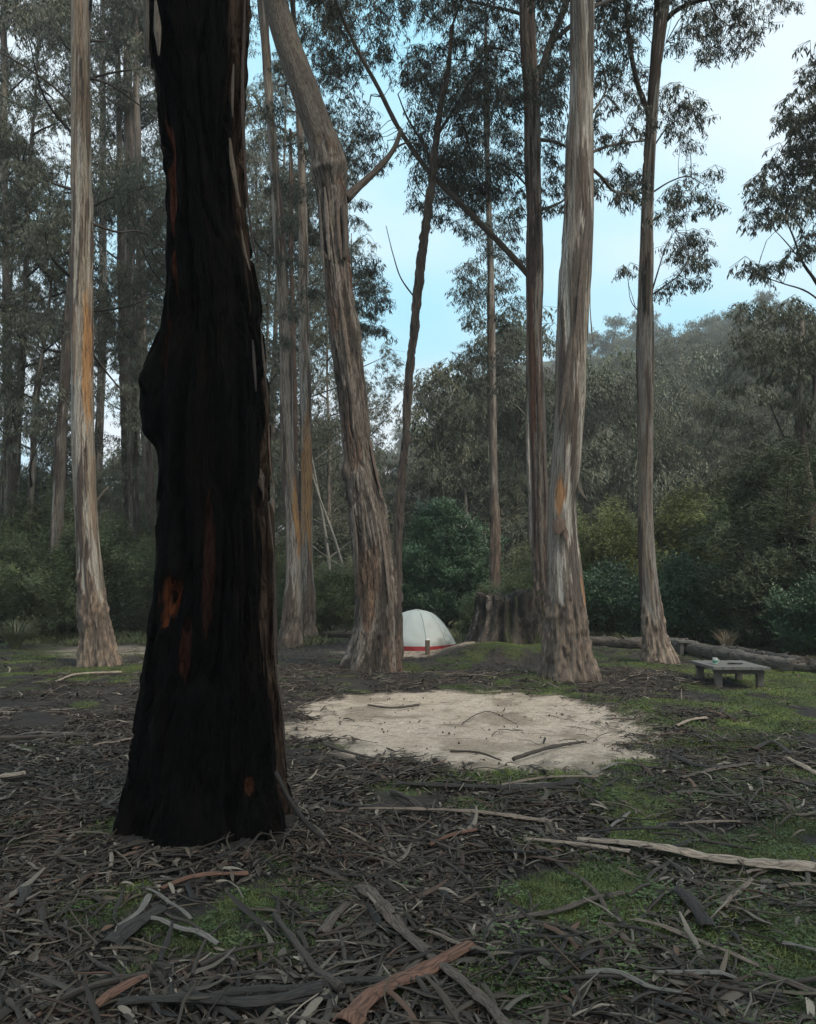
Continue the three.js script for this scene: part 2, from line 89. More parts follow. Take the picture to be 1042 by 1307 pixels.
const C_EDGE2 = [[9.869, 9.5, -22.8, 0.481], [11.099, 9.768, -24.283, 0.559], [11.261, 9.578, -23.366, 0.582], [12.57, 9.707, -24.85, 0.667], [10.095, 9.167, -23.933, 0.413], [10.264, 8.645, -23.016, 0.53], [11.522, 8.976, -24.499, 0.611], [11.775, 8.463, -23.582, 0.588], [10.784, 8.643, -25.066, 0.433], [10.971, 8.144, -24.149, 0.509], [11.118, 7.779, -23.232, 0.535], [12.421, 7.927, -24.715, 0.521], [9.857, 7.455, -23.798, 0.365], [10.027, 7.002, -22.882, 0.351], [11.385, 7.231, -24.365, 0.374], [11.523, 6.903, -23.448, 0.45], [9.924, 6.745, -24.931, 0.335], [10.255, 6.437, -24.014, 0.322], [10.499, 5.344, -23.098, 0.399], [11.899, 5.826, -24.581, 0.424], [9.605, 5.32, -23.664, 0.363], [10.807, 5.307, -25.147, 0.434], [11.223, 4.936, -24.23, 0.418], [9.103, 4.696, -23.314, 0.268], [12.325, 5.014, -24.797, 0.428], [12.294, 6.528, -23.88, 0.687], [12.158, 8.629, -22.963, 0.881], [9.119, 6.163, -24.446, 0.234], [9.108, 5.645, -23.53, 0.271]];
const L_EDGE2 = [[[12.003, 3.045, -24.0, 0.09], [11.85, 4.204, -24.0, 0.08], [11.788, 5.373, -24.0, 0.07], [11.982, 6.553, -24.0, 0.06], [12.19, 7.983, -24.0, 0.05], [12.011, 9.188, -24.0, 0.04]], [[11.823, 5.138, -24.0, 0.04], [11.344, 5.844, -24.0, 0.031], [10.858, 7.028, -24.0, 0.021], [10.663, 7.983, -24.0, 0.012]], [[11.9, 2.985, -23.0, 0.035], [11.354, 3.021, -22.875, 0.03], [10.903, 3.101, -22.75, 0.025], [10.598, 3.442, -22.625, 0.019], [10.465, 3.714, -22.5, 0.014]], [[11.954, 6.434, -24.0, 0.03], [11.536, 7.542, -24.15, 0.02], [11.179, 8.672, -24.3, 0.01]], [[12.143, 7.983, -24.0, 0.03], [11.293, 8.946, -24.0, 0.02], [10.482, 9.309, -24.0, 0.01]]];
const FALLEN = [["pale", [[1.073, -5.334], [1.456, -5.091], [1.862, -4.923], [2.294, -4.766], [2.502, -4.68]], 0.018, 0.055], ["pale", [[0.744, -5.318], [1.057, -5.21], [1.327, -5.048]], 0.006, 0.014], ["tan", [[-0.362, -6.167], [0.051, -6.103], [0.547, -5.94], [0.986, -5.766]], 0.014, 0.028], ["dark", [[-0.103, -6.916], [0.378, -6.862], [0.869, -6.705], [1.338, -6.705]], 0.03, 0.05], ["brown", [[-0.25, -4.584], [-0.14, -4.24], [-0.022, -3.92], [0.091, -3.698]], 0.04, 0.022], ["brown", [[-0.162, -4.29], [0.065, -3.721], [0.201, -3.442], [0.31, -3.192], [0.359, -3.071]], 0.018, 0.022], ["rust", [[-0.226, -3.071], [-0.123, -3.289], [0.029, -3.487], [0.268, -3.713]], 0.05, 0.03], ["stick", [[-0.659, -4.191], [-0.53, -3.878], [-0.395, -3.575], [-0.258, -3.33]], 0.012, 0.021], ["stick", [[-0.403, -3.639], [-0.285, -3.838], [-0.15, -3.989], [-0.019, -4.097]], 0.008, 0.009], ["dark", [[-1.324, -3.774], [-1.28, -3.92], [-1.195, -4.115]], 0.05, 0.035], ["rust", [[-1.279, -4.395], [-1.146, -4.584], [-0.888, -4.692]], 0.01, 0.022], ["dark", [[1.405, -4.395], [1.396, -4.172], [1.393, -3.954]], 0.03, 0.03], ["rust", [[0.134, -5.35], [0.273, -5.448], [0.447, -5.533]], 0.014, 0.016], ["brown", [[-0.392, -3.92], [-0.358, -4.097], [-0.306, -4.311]], 0.022, 0.014], ["stick", [[-4.506, -8.878], [-3.985, -9.016], [-3.361, -9.158]], 0.03, 0.02], ["stick", [[1.002, -7.986], [1.403, -8.368], [1.856, -8.834]], 0.022, 0.012], ["stick", [[1.149, -3.289], [1.339, -3.423], [1.525, -3.487], [1.733, -3.521]], 0.007, 0.012], ["grey", [[0.717, -3.461], [0.843, -3.435], [0.939, -3.336], [1.047, -3.277]], 0.014, 0.008], ["stick", [[1.145, -3.713], [1.122, -3.541], [1.111, -3.306]], 0.006, 0.009], ["pale", [[3.578, -7.913], [3.569, -7.571], [3.544, -7.199]], 0.018, 0.022], ["pale", [[3.046, -9.457], [3.297, -9.721], [3.581, -10.001]], 0.012, 0.02], ["pale", [[-5.991, -14.071], [-5.989, -15.057], [-5.447, -15.747]], 0.02, 0.03], ["pale", [[-3.414, -6.889], [-3.325, -6.971], [-3.248, -7.083]], 0.02, 0.03], ["stick", [[-1.369, -3.198], [-1.249, -3.336], [-1.049, -3.474]], 0.012, 0.014], ["rust", [[-1.157, -3.176], [-1.106, -3.277], [-1.052, -3.423]], 0.022, 0.014], ["dark", [[-1.078, -3.198], [-0.823, -3.22], [-0.565, -3.254], [-0.337, -3.336]], 0.02, 0.03], ["dark", [[-0.668, -6.46], [-0.412, -6.232], [-0.121, -6.189]], 0.02, 0.02], ["stick", [[-0.13, -6.655], [-0.006, -6.413], [0.109, -6.146]], 0.02, 0.02], ["stick", [[0.645, -9.944], [0.9, -10.745], [1.078, -11.018], [1.322, -10.118]], 0.006, 0.004], ["stick", [[0.411, -8.134], [0.672, -8.059], [0.881, -7.913]], 0.012, 0.008], ["stick", [[-0.558, -11.609], [-0.224, -11.306], [0.154, -11.688]], 0.012, 0.016], ["stick", [[-0.843, -8.49], [-0.576, -8.096], [-0.301, -7.842]], 0.02, 0.008], ["dark", [[1.143, -5.499], [1.415, -5.465], [1.832, -5.499]], 0.012, 0.012], ["stick", [[0.167, -5.15], [0.266, -4.87], [0.356, -4.596]], 0.01, 0.012], ["stick", [[-1.984, -4.143], [-1.788, -4.006], [-1.579, -3.862]], 0.006, 0.005], ["stick", [[-0.869, -3.575], [-0.753, -3.721], [-0.569, -3.854]], 0.01, 0.006], ["stick", [[-0.875, -3.474], [-0.901, -3.798], [-0.859, -4.051]], 0.008, 0.006], ["dark", [[-1.908, -4.143], [-1.931, -4.29], [-2.006, -4.416]], 0.02, 0.03], ["dark", [[0.393, -3.611], [0.591, -3.611], [0.773, -3.541]], 0.01, 0.008], ["brown", [[2.271, -6.971], [2.638, -7.258], [3.178, -7.739]], 0.02, 0.03], ["dark", [[2.57, -8.096], [2.626, -7.412], [2.834, -7.412]], 0.03, 0.03], ["dark", [[3.493, -8.49], [3.786, -8.701], [3.708, -8.096]], 0.03, 0.02], ["stick", [[-0.948, -7.199], [-0.486, -7.319], [-0.007, -7.14]], 0.014, 0.01], ["dark", [[0.716, -6.46], [1.094, -6.556], [1.298, -6.508]], 0.02, 0.02], ["grey", [[-1.307, -4.29], [-1.287, -4.051], [-1.349, -3.963]], 0.012, 0.008], ["tan", [[0.762, -6.862], [1.165, -6.971], [1.569, -6.889]], 0.016, 0.02]];
const PATCH = [[-1.506, -10.745], [-1.37, -12.013], [-0.858, -12.815], [0.494, -13.414], [1.706, -13.009], [2.462, -11.93], [2.82, -10.745], [2.754, -9.256], [2.469, -8.21], [2.1, -7.637], [1.524, -7.443], [0.821, -7.38], [0.271, -7.443], [-0.224, -7.739], [-0.697, -8.172], [-1.08, -8.924], [-1.408, -9.667]];
// ---------------------------------------------------------------- naming
const counts = {};
function numbered(n) { counts[n] = (counts[n] ?? -1) + 1; return counts[n] ? `${n}_${String(counts[n]).padStart(3, '0')}` : n; }
function tag(o, label, category, group) { o.userData.label = label; o.userData.category = category; if (group) o.userData.group = group; return o; }
function thing(name, label, category, group, pos = [0, 0, 0]) { const o = new THREE.Group(); o.name = numbered(name); o.position.set(...pos); scene.add(o); return tag(o, label, category, group); }
function part(name, geo, mat, parent) { const m = new THREE.Mesh(geo, mat); m.name = name; parent.add(m); return m; }
function single(name, geo, mat, label, category, group) { const m = new THREE.Mesh(geo, mat); m.name = numbered(name); scene.add(m); return tag(m, label, category, group); }
function setting(name, geo, mat, kind = 'structure') { const m = new THREE.Mesh(geo, mat); m.name = name; m.userData.kind = kind; scene.add(m); return m; }
function stuff(name, geo, mat, n, label, category, parent = scene) { const m = new THREE.InstancedMesh(geo, mat, n); m.name = name; if (label) tag(m, label, category); m.userData.kind = 'stuff'; parent.add(m); return m; }
function copyOf(root, pos, turn, scale, label, group) {
  const r = root.clone(); r.userData = { ...root.userData }; r.name = numbered(root.name.replace(/_\d{3}$/, '')); scene.add(r);
  r.position.set(...pos); r.rotation.y = turn; if (Array.isArray(scale)) r.scale.set(...scale); else r.scale.setScalar(scale);
  if (label) r.userData.label = label; if (group) r.userData.group = group; return r;
}

// ---------------------------------------------------------------- textures: fine grain only
function tex(w, h, fn, color) {
  const d = new Uint8Array(w * h * 4);
  for (let j = 0; j < h; j++) for (let i = 0; i < w; i++) { const c = fn(i / w, j / h), q = (j * w + i) * 4; for (let k = 0; k < 3; k++) d[q + k] = clamp(Math.round(255 * (color ? Math.pow(clamp(c[k] ?? c, 0, 1), 1 / 2.2) : (c[k] ?? c))), 0, 255); d[q + 3] = 255; }
  const t = new THREE.DataTexture(d, w, h); t.wrapS = t.wrapT = THREE.RepeatWrapping; t.magFilter = THREE.LinearFilter; t.minFilter = THREE.LinearMipmapLinearFilter; t.generateMipmaps = true;
  if (color) t.colorSpace = THREE.SRGBColorSpace; t.needsUpdate = true; return t;
}
const fib = (u, v, s) => 0.5 * pn(u * 48, v * 12, 48, 12, s) + 0.3 * pn(u * 110, v * 22, 110, 22, s + 1) + 0.2 * pn(u * 200, v * 120, 200, 120, s + 2);
const fibWarp = (u, v, s) => fib(u + 0.012 * Math.sin(6.283 * (v * 3)) + 0.02 * (pn(u * 6, v * 6, 6, 6, s + 5) - 0.5), v, s);
const T = {
  fibreC: tex(512, 512, (u, v) => { const n = fibWarp(u, v, 11), l = 1 - Math.abs(2 * pn(u * 26 + 0.4 * Math.sin(v * 12.566), v * 4, 26, 4, 17) - 1); return clamp(0.12 + 1.35 * n, 0.15, 1) * (l > 0.9 ? 0.55 : 1); }, true),
  fibreB: tex(512, 512, (u, v) => fibWarp(u, v, 11)),
  gumC: tex(512, 512, (u, v) => { const n = 0.5 * pn(u * 24, v * 5, 24, 5, 31) + 0.3 * pn(u * 70, v * 16, 70, 16, 32) + 0.2 * pn(u * 160, v * 160, 160, 160, 33); const s = pn(u * 60, v * 24, 60, 24, 35) > 0.9 ? 0.75 : 1; const l = 1 - Math.abs(2 * pn(u * 22, v * 2, 22, 2, 37) - 1), w = pn(u * 3, v * 3, 3, 3, 38); return clamp(0.2 + 1.15 * n, 0.2, 1) * s * (l > 0.93 && w > 0.4 ? 0.6 : 1); }, true),
  gumB: tex(512, 512, (u, v) => 0.5 * pn(u * 30, v * 7, 30, 7, 41) + 0.3 * pn(u * 80, v * 20, 80, 20, 42) + 0.2 * pn(u * 150, v * 90, 150, 90, 43)),
  soilC: tex(1024, 1024, (u, v) => { const n = 0.35 * pn(u * 40, v * 40, 40, 40, 51) + 0.35 * pn(u * 130, v * 130, 130, 130, 52) + 0.3 * pn(u * 360, v * 360, 360, 360, 53); const g = pn(u * 200, v * 200, 200, 200, 54); return 0.35 + 0.75 * n + (g > 0.86 ? 0.22 : 0) - (g < 0.1 ? 0.2 : 0); }, true),
  soilB: tex(1024, 1024, (u, v) => 0.4 * pn(u * 40, v * 40, 40, 40, 61) + 0.3 * pn(u * 130, v * 130, 130, 130, 52) + 0.3 * pn(u * 360, v * 360, 360, 360, 53)),
  woodC: tex(256, 512, (u, v) => 0.6 + 0.5 * (0.6 * pn(u * 40, v * 4, 40, 4, 71) + 0.4 * pn(u * 120, v * 14, 120, 14, 72)), true),
  clothB: tex(256, 256, (u, v) => 0.5 + 0.25 * Math.sin(u * 402) * Math.sin(v * 402) + 0.4 * (pn(u * 5, v * 5, 5, 5, 81) - 0.5)),
};
const std = (o) => new THREE.MeshStandardMaterial({ roughness: 0.9, metalness: 0, side: THREE.DoubleSide, ...o });
const lin = (r, g, b) => new THREE.Color().setRGB(r, g, b);
const M = {
  fibre: std({ vertexColors: true, map: T.fibreC, bumpMap: T.fibreB, bumpScale: 0.03, roughness: 0.95 }),
  char: new THREE.MeshPhysicalMaterial({ vertexColors: true, map: T.fibreC, bumpMap: T.fibreB, bumpScale: 0.02, roughness: 1, specularIntensity: 0.12, side: THREE.DoubleSide }),
  gum: std({ vertexColors: true, map: T.gumC, bumpMap: T.gumB, bumpScale: 0.016, roughness: 0.85 }),
  limb: std({ color: lin(0.11, 0.09, 0.075), map: T.gumC, bumpMap: T.gumB, bumpScale: 0.004 }),
  limbDark: std({ color: lin(0.05, 0.042, 0.036), map: T.gumC }),
  pale: std({ color: lin(0.33, 0.3, 0.26), map: T.gumC, bumpMap: T.gumB, bumpScale: 0.004 }),
  twig: std({ color: lin(0.06, 0.045, 0.035) }),
  soil: std({ vertexColors: true, map: T.soilC, bumpMap: T.soilB, bumpScale: 0.02, roughness: 0.95 }),
  leafNear: std({ color: lin(0.058, 0.068, 0.05), roughness: 0.55 }),
  leaf: std({ color: lin(0.1, 0.11, 0.078), roughness: 0.55 }),
  leafHill: std({ color: lin(0.112, 0.125, 0.09), roughness: 0.7 }),
  leafDark: std({ color: lin(0.055, 0.108, 0.058), roughness: 0.5 }),
  leafWattle: std({ color: lin(0.13, 0.155, 0.05), roughness: 0.7 }),
  leafFern: std({ color: lin(0.095, 0.122, 0.058), roughness: 0.7 }),
  litter: std({ color: lin(1, 1, 1), roughness: 0.7 }),
  wood: std({ color: lin(0.15, 0.145, 0.135), map: T.woodC, roughness: 0.85 }),
  woodDark: std({ color: lin(0.11, 0.104, 0.095), map: T.woodC }),
  tentCloth: std({ color: lin(0.46, 0.5, 0.48), bumpMap: T.clothB, bumpScale: 0.004, roughness: 0.6 }),
  tentSleeve: std({ color: lin(0.4, 0.44, 0.43), roughness: 0.6 }),
  tentRed: std({ color: lin(0.3, 0.02, 0.026), roughness: 0.6 }),
  metal: std({ color: lin(0.75, 0.76, 0.76), metalness: 0.6, roughness: 0.35 }),
};

// ---------------------------------------------------------------- ground height
const STUMP = [2.62, -20.6];
function hill(x, z) {
  const t = Math.max(0, -z - 46), s = sm(-25, 75, x + t * 0.12);
  return t * (0.03 + 0.31 * s) * sm(0, 30, t) + 4 * fbm(x * 0.02, 3, z * 0.02, 2) * sm(30, 90, t);
}
function mound(x, z) { const dx = (x - STUMP[0]) / 1.75, dz = (z - STUMP[1] - 0.5) / 1.7, q = dx * dx + dz * dz; return 0.32 * Math.exp(-q * q * 0.8); }
function gh(x, z) { return 0.05 * vn(x * 0.6, 1, z * 0.6) + 0.03 * vn(x * 1.9, 2, z * 1.9) + mound(x, z) + hill(x, z) + 0.22 * Math.exp(-(((x + 1.36) ** 2 + (z + 5.65) ** 2) / 0.55)) * 0.6; }
function inPoly(x, z, poly) { let c = false; for (let i = 0, j = poly.length - 1; i < poly.length; j = i++) { const [xi, zi] = poly[i], [xj, zj] = poly[j]; if ((zi > z) !== (zj > z) && x < ((xj - xi) * (z - zi)) / (zj - zi) + xi) c = !c; } return c; }
function polyDist(x, z, poly) { let d = 1e9; for (let i = 0, j = poly.length - 1; i < poly.length; j = i++) { const [xi, zi] = poly[i], [xj, zj] = poly[j]; const t = clamp(((x - xi) * (xj - xi) + (z - zi) * (zj - zi)) / ((xj - xi) ** 2 + (zj - zi) ** 2), 0, 1); d = Math.min(d, Math.hypot(x - xi - t * (xj - xi), z - zi - t * (zj - zi))); } return inPoly(x, z, poly) ? d : -d; }
// what lies where: sand 0..1, moss and grass 0..1
function sandAt(x, z) {
  let s = 0;
  if (x > -4 && x < 6 && z < -5 && z > -16) s = sm(-0.35, 0.4, polyDist(x, z, PATCH) + 0.5 * fbm(x * 1.5, 5, z * 1.5, 3) + 0.4 * fbm(x * 7, 15, z * 7, 3));
  const t = Math.hypot((x - 0.9) / 2.6, (z + 21.2) / 1.6), l = Math.hypot((x + 7.6) / 1.7, (z + 21.5) / 2.2);
  return Math.max(s, 0.75 * sm(1.15, 0.8, t + 0.3 * fbm(x, 6, z, 3)), 0.45 * sm(1.1, 0.7, l + 0.4 * fbm(x, 7, z, 3)));
}
function mossAt(x, z) {
  const n = fbm(x * 0.9 + 3, 8, z * 0.9, 4), n2 = fbm(x * 2.6, 9, z * 2.6, 3);
  const side = sm(-0.6, 2.4, x - 0.12 * (z + 6)), lawn = sm(4.0, 6.2, x) * sm(-8.5, -11, z) * sm(-19, -16, z);
  const left = 0.62 * sm(-2.5, -6, x) * sm(-9, -16, z), front = 1.25 * sm(-0.3, 0.9, x) * sm(-5.2, -4.2, z), fore = 0.3 * sm(-4.9, -4.0, z);
  const m = Math.exp(-((((x - STUMP[0]) / 1.6) ** 2 + ((z - STUMP[1] - 1.1) / 1.1) ** 2))), far = 0.5 * sm(-22, -30, z);
  const dirt = Math.max(Math.exp(-(((x - 3.9) / 1.1) ** 2 + ((z + 12.5) / 2.6) ** 2)), Math.exp(-(((x - 5.4) / 0.9) ** 2 + ((z + 13.8) / 0.9) ** 2))); const w = -0.55 * dirt + Math.max(0.98 * side * sm(-17, -12, z), lawn * 1.7, left, fore, front, m * 1.9, far, side * 0.5);
  return clamp(sm(0.24, 0.56, w * 0.6 + n * 0.5 + n2 * 0.55 - 0.02), 0, 1) * (1 - sandAt(x, z));
}
{
  const NX = 420, NZ = 470, pos = new Float32Array(NX * NZ * 3), col = new Float32Array(NX * NZ * 3), uv = new Float32Array(NX * NZ * 2), idx = [];
  const warp = (u, a, b) => a * u + (b - a) * Math.sign(u) * Math.pow(Math.abs(u), 6);
  for (let j = 0; j < NZ; j++) for (let i = 0; i < NX; i++) {
    const u = (i / (NX - 1)) * 2 - 1, v = (j / (NZ - 1)) * 2 - 1, q = j * NX + i;
    const x = 1 + warp(u, 11, 280), z = -10.5 + warp(v, 11.5, 280);
    const sd = sandAt(x, z), ms = mossAt(x, z), fine = Math.abs(x) < 14 && z > -26 ? 0.012 * vn(x * 9, 3, z * 9) + 0.008 * vn(x * 21, 4, z * 21) : 0;
    const y = gh(x, z) + fine * (1 - 0.75 * sd);
    pos.set([x, y, z], q * 3); uv.set([x / 1.3, z / 1.3], q * 2);
    const a = 0.5 + 0.5 * fbm(x * 3, 11, z * 3, 3), b = 0.5 + 0.5 * fbm(x * 0.8, 12, z * 0.8, 2);
    let c = mixc([0.018, 0.0145, 0.012], [0.055, 0.043, 0.033], sm(0.25, 0.8, a * 0.6 + b * 0.4));
    c = mixc(c, mixc([0.04, 0.056, 0.015], [0.078, 0.104, 0.022], a), ms * 0.85);
    c = mixc(c, mixc([0.57, 0.455, 0.35], [0.76, 0.635, 0.515], a), sd);
    if (sd > 0.05) { const st = sm(0.12, 0.38, fbm(x * 1.6 + 9, 17, z * 1.6, 4)), sp = sm(0.2, 0.5, fbm(x * 9, 18, z * 9, 3)); c = mixc(c, [c[0] * 0.52, c[1] * 0.5, c[2] * 0.46], sd * clamp(0.75 * st + 0.45 * sp, 0, 0.85)); }
    col.set(c, q * 3);
  }
  for (let j = 0; j < NZ - 1; j++) for (let i = 0; i < NX - 1; i++) { const q = j * NX + i; idx.push(q, q + NX, q + 1, q + 1, q + NX, q + NX + 1); }
  const g = new THREE.BufferGeometry(); g.setAttribute('position', new THREE.BufferAttribute(pos, 3)); g.setAttribute('color', new THREE.BufferAttribute(col, 3)); g.setAttribute('uv', new THREE.BufferAttribute(uv, 2)); g.setIndex(idx); g.computeVertexNormals();
  setting('ground', g, M.soil);
}

// ---------------------------------------------------------------- trunks, limbs, strips
const V = (x, y, z) => new THREE.Vector3(x, y, z);
function spline(path) {   // [x, y, z, r] knots -> sampler t 0..1 of point and radius
  const c = new THREE.CatmullRomCurve3(path.map((p) => V(p[0], p[1], p[2])), false, 'centripetal'), n = path.length - 1;
  return (t) => { const q = clamp(t, 0, 1) * n, i = Math.min(n - 1, Math.floor(q)), f = q - i, p = c.getPoint(clamp(t, 0, 1)); return [p, path[i][3] + (path[i + 1][3] - path[i][3]) * f, c.getTangent(clamp(t, 0.001, 0.999))]; };
}
function pathLength(path) { let l = 0; for (let i = 1; i < path.length; i++) l += Math.hypot(path[i][0] - path[i - 1][0], path[i][1] - path[i - 1][1], path[i][2] - path[i - 1][2]); return l; }
// surface(theta, height, radius) -> [offset, colour]; theta 0 faces +x, pi/2 faces +z
function trunkGeo(path, ring, step, surface) {
  const s = spline(path), L = pathLength(path), n = Math.max(3, Math.round(L / step)), W = ring + 1;
  const pos = [], col = [], uv = [], idx = [], k = Math.max(1, Math.round(2 * Math.PI * path[0][3]));
  // even steps along the length
  const ts = [], m = 400; let acc = 0, prev = s(0)[0], table = [0];
  for (let i = 1; i <= m; i++) { const p = s(i / m)[0]; acc += p.distanceTo(prev); table.push(acc); prev = p; }
  for (let j = 0, i = 0; j <= n; j++) { const want = (acc * j) / n; while (i < m - 1 && table[i + 1] < want) i++; ts.push((i + (want - table[i]) / Math.max(1e-6, table[i + 1] - table[i])) / m); }
  for (let j = 0; j <= n; j++) {
    const [p, r, t] = s(ts[j]), e1 = V(1, 0, 0).addScaledVector(t, -t.x).normalize(), e2 = e1.clone().cross(t), len = (acc * j) / n;
    for (let i = 0; i <= ring; i++) {
      const th = ((i % ring) / ring) * 2 * Math.PI, [d, c] = surface(th, p.y, r), R = r + d;
      const ex = Math.cos(th), ez = Math.sin(th);
      pos.push(p.x + (e1.x * ex + e2.x * ez) * R, p.y + (e1.y * ex + e2.y * ez) * R, p.z + (e1.z * ex + e2.z * ez) * R);
      col.push(...c); uv.push((i / ring) * k, len / 1);
    }
  }
  for (let j = 0; j < n; j++) for (let i = 0; i < ring; i++) { const q = j * W + i; idx.push(q, q + W, q + 1, q + 1, q + W, q + W + 1); }
  const g = new THREE.BufferGeometry(); g.setAttribute('position', new THREE.Float32BufferAttribute(pos, 3)); g.setAttribute('color', new THREE.Float32BufferAttribute(col, 3)); g.setAttribute('uv', new THREE.Float32BufferAttribute(uv, 2)); g.setIndex(idx); g.computeVertexNormals();
  const N = g.attributes.normal;
  for (let j = 0; j <= n; j++) { const a = j * W, b = a + ring, v = V(N.getX(a) + N.getX(b), N.getY(a) + N.getY(b), N.getZ(a) + N.getZ(b)).normalize(); N.setXYZ(a, v.x, v.y, v.z); N.setXYZ(b, v.x, v.y, v.z); }
  return g;
}
function tubeGeo(path, ring = 7, step = 0.25, rough = 0.08, seed = 1) {   // a closed, slightly knobbly tapered tube
  const s = spline(path), L = pathLength(path), n = Math.max(2, Math.round(L / step)), W = ring + 1, pos = [], uv = [], idx = [];
  let e1 = null;
  for (let j = 0; j <= n; j++) {
    const [p, r0, t] = s(j / n);
    if (!e1) e1 = (Math.abs(t.y) < 0.9 ? V(0, 1, 0) : V(1, 0, 0)).cross(t).normalize(); else e1.addScaledVector(t, -e1.dot(t)).normalize();
    const e2 = t.clone().cross(e1);
    for (let i = 0; i <= ring; i++) {
      const th = ((i % ring) / ring) * 2 * Math.PI, r = r0 * (1 + rough * vn(j * 0.7 + seed, Math.cos(th) * 1.3, Math.sin(th) * 1.3 + seed)), a = Math.cos(th) * r, b = Math.sin(th) * r;
      pos.push(p.x + e1.x * a + e2.x * b, p.y + e1.y * a + e2.y * b, p.z + e1.z * a + e2.z * b); uv.push(i / ring * Math.max(1, Math.round(r0 * 6)), (L * j) / n);
    }
  }
  for (let j = 0; j < n; j++) for (let i = 0; i < ring; i++) { const q = j * W + i; idx.push(q, q + 1, q + W, q + 1, q + W + 1, q + W); }
  for (const [row, flip] of [[0, 1], [n, 0]]) { const [p] = s(row / n), c = pos.length / 3; pos.push(p.x, p.y, p.z); uv.push(0, 0); for (let i = 0; i < ring; i++) { const q = row * W + i; flip ? idx.push(c, q + 1, q) : idx.push(c, q, q + 1); } }
  const g = new THREE.BufferGeometry(); g.setAttribute('position', new THREE.Float32BufferAttribute(pos, 3)); g.setAttribute('uv', new THREE.Float32BufferAttribute(uv, 2)); g.setIndex(idx); g.computeVertexNormals(); return g;
}
// a strip of bark: a curled shell with thickness; knots [x, y, z, half width], 'up' is the outer side
function stripGeo(path, up, curl, thick, step = 0.08, seed = 1) {
  const s = spline(path), L = pathLength(path), n = Math.max(3, Math.round(L / step)), K = 5, pos = [], uv = [], idx = [], W = 2 * K + 1;
  for (let j = 0; j <= n; j++) {
    const [p, w0, t] = s(j / n), ragged = 1 + 0.28 * vn(j * 0.9, seed, 1), w = w0 * ragged, e2 = up.clone().addScaledVector(t, -t.dot(up)).normalize(), e1 = t.clone().cross(e2).normalize();
    const pt = (q, off) => { const a = q * curl, rr = curl > 0.05 ? w / Math.sin(Math.min(1.45, curl)) : 0, x = curl > 0.05 ? Math.sin(a) * (rr + off) : q * w, y = (curl > 0.05 ? (Math.cos(a) - Math.cos(curl)) * rr : 0) + off * (curl > 0.05 ? Math.cos(a) : 1) + 0.25 * w * vn(j * 0.6, q * 1.6, seed + 9) * 0.6; pos.push(p.x + e1.x * x + e2.x * y, p.y + e1.y * x + e2.y * y, p.z + e1.z * x + e2.z * y); };
    for (let i = 0; i < K; i++) { pt((i / (K - 1)) * 2 - 1, thick); uv.push(i / (K - 1) * Math.max(0.3, w * 7), (L * j) / n * 1.6); }
    for (let i = K - 1; i >= 0; i--) { pt((i / (K - 1)) * 2 - 1, 0); uv.push(i / (K - 1) * Math.max(0.3, w * 7), (L * j) / n * 1.6); }
    pos.push(...pos.slice(pos.length - 6 * K, pos.length - 6 * K + 3)); uv.push(0, (L * j) / n);
  }
  for (let j = 0; j < n; j++) for (let i = 0; i < W - 1; i++) { const q = j * W + i; idx.push(q, q + W, q + 1, q + 1, q + W, q + W + 1); }
  for (const j of [0, n]) for (let i = 0; i < K - 1; i++) { const a = j * W + i, b = a + 1, c = j * W + 2 * K - 1 - i, d = c - 1; j ? idx.push(a, c, b, b, c, d) : idx.push(a, b, c, b, d, c); }
  const g = new THREE.BufferGeometry(); g.setAttribute('position', new THREE.Float32BufferAttribute(pos, 3)); g.setAttribute('uv', new THREE.Float32BufferAttribute(uv, 2)); g.setIndex(idx); g.computeVertexNormals(); return g;
}
function shift(path, b) { return path.map((p) => [p[0] - b[0], p[1] - b[1], p[2] - b[2], p[3]]); }
// ---------------------------------------------------------------- foliage
// sprays: a few twigs with many single leaves; crowns are thousands of sprays set in clumps
function leafPush(P, I, base, dir, side, len, wid, bend) {
  const q = P.length / 3, up = dir.clone().cross(side).normalize(), m = base.clone().addScaledVector(dir, len * 0.42), t = base.clone().addScaledVector(dir, len).addScaledVector(up, bend * len);
  const l = m.clone().addScaledVector(side, wid * 0.5).addScaledVector(up, bend * len * 0.5), r = m.clone().addScaledVector(side, -wid * 0.5).addScaledVector(up, bend * len * 0.5);
  for (const v of [base, l, r, t]) P.push(v.x, v.y, v.z);
  I.push(q, q + 1, q + 2, q + 1, q + 3, q + 2);
}
function geoOf(P, I) { const g = new THREE.BufferGeometry(); g.setAttribute('position', new THREE.Float32BufferAttribute(P, 3)); g.setIndex(I); g.computeVertexNormals(); return g; }
function twigPush(P, I, a, b, r) { const d = b.clone().sub(a).normalize(), e1 = (Math.abs(d.y) < 0.9 ? V(0, 1, 0) : V(1, 0, 0)).cross(d).normalize(), e2 = d.clone().cross(e1), q = P.length / 3; for (const p of [a, b]) for (let k = 0; k < 3; k++) { const th = k * 2.094; P.push(p.x + (e1.x * Math.cos(th) + e2.x * Math.sin(th)) * r, p.y + (e1.y * Math.cos(th) + e2.y * Math.sin(th)) * r, p.z + (e1.z * Math.cos(th) + e2.z * Math.sin(th)) * r); } for (let k = 0; k < 3; k++) { const n = (k + 1) % 3; I.push(q + k, q + n, q + 3 + k, q + n, q + 3 + n, q + 3 + k); } }
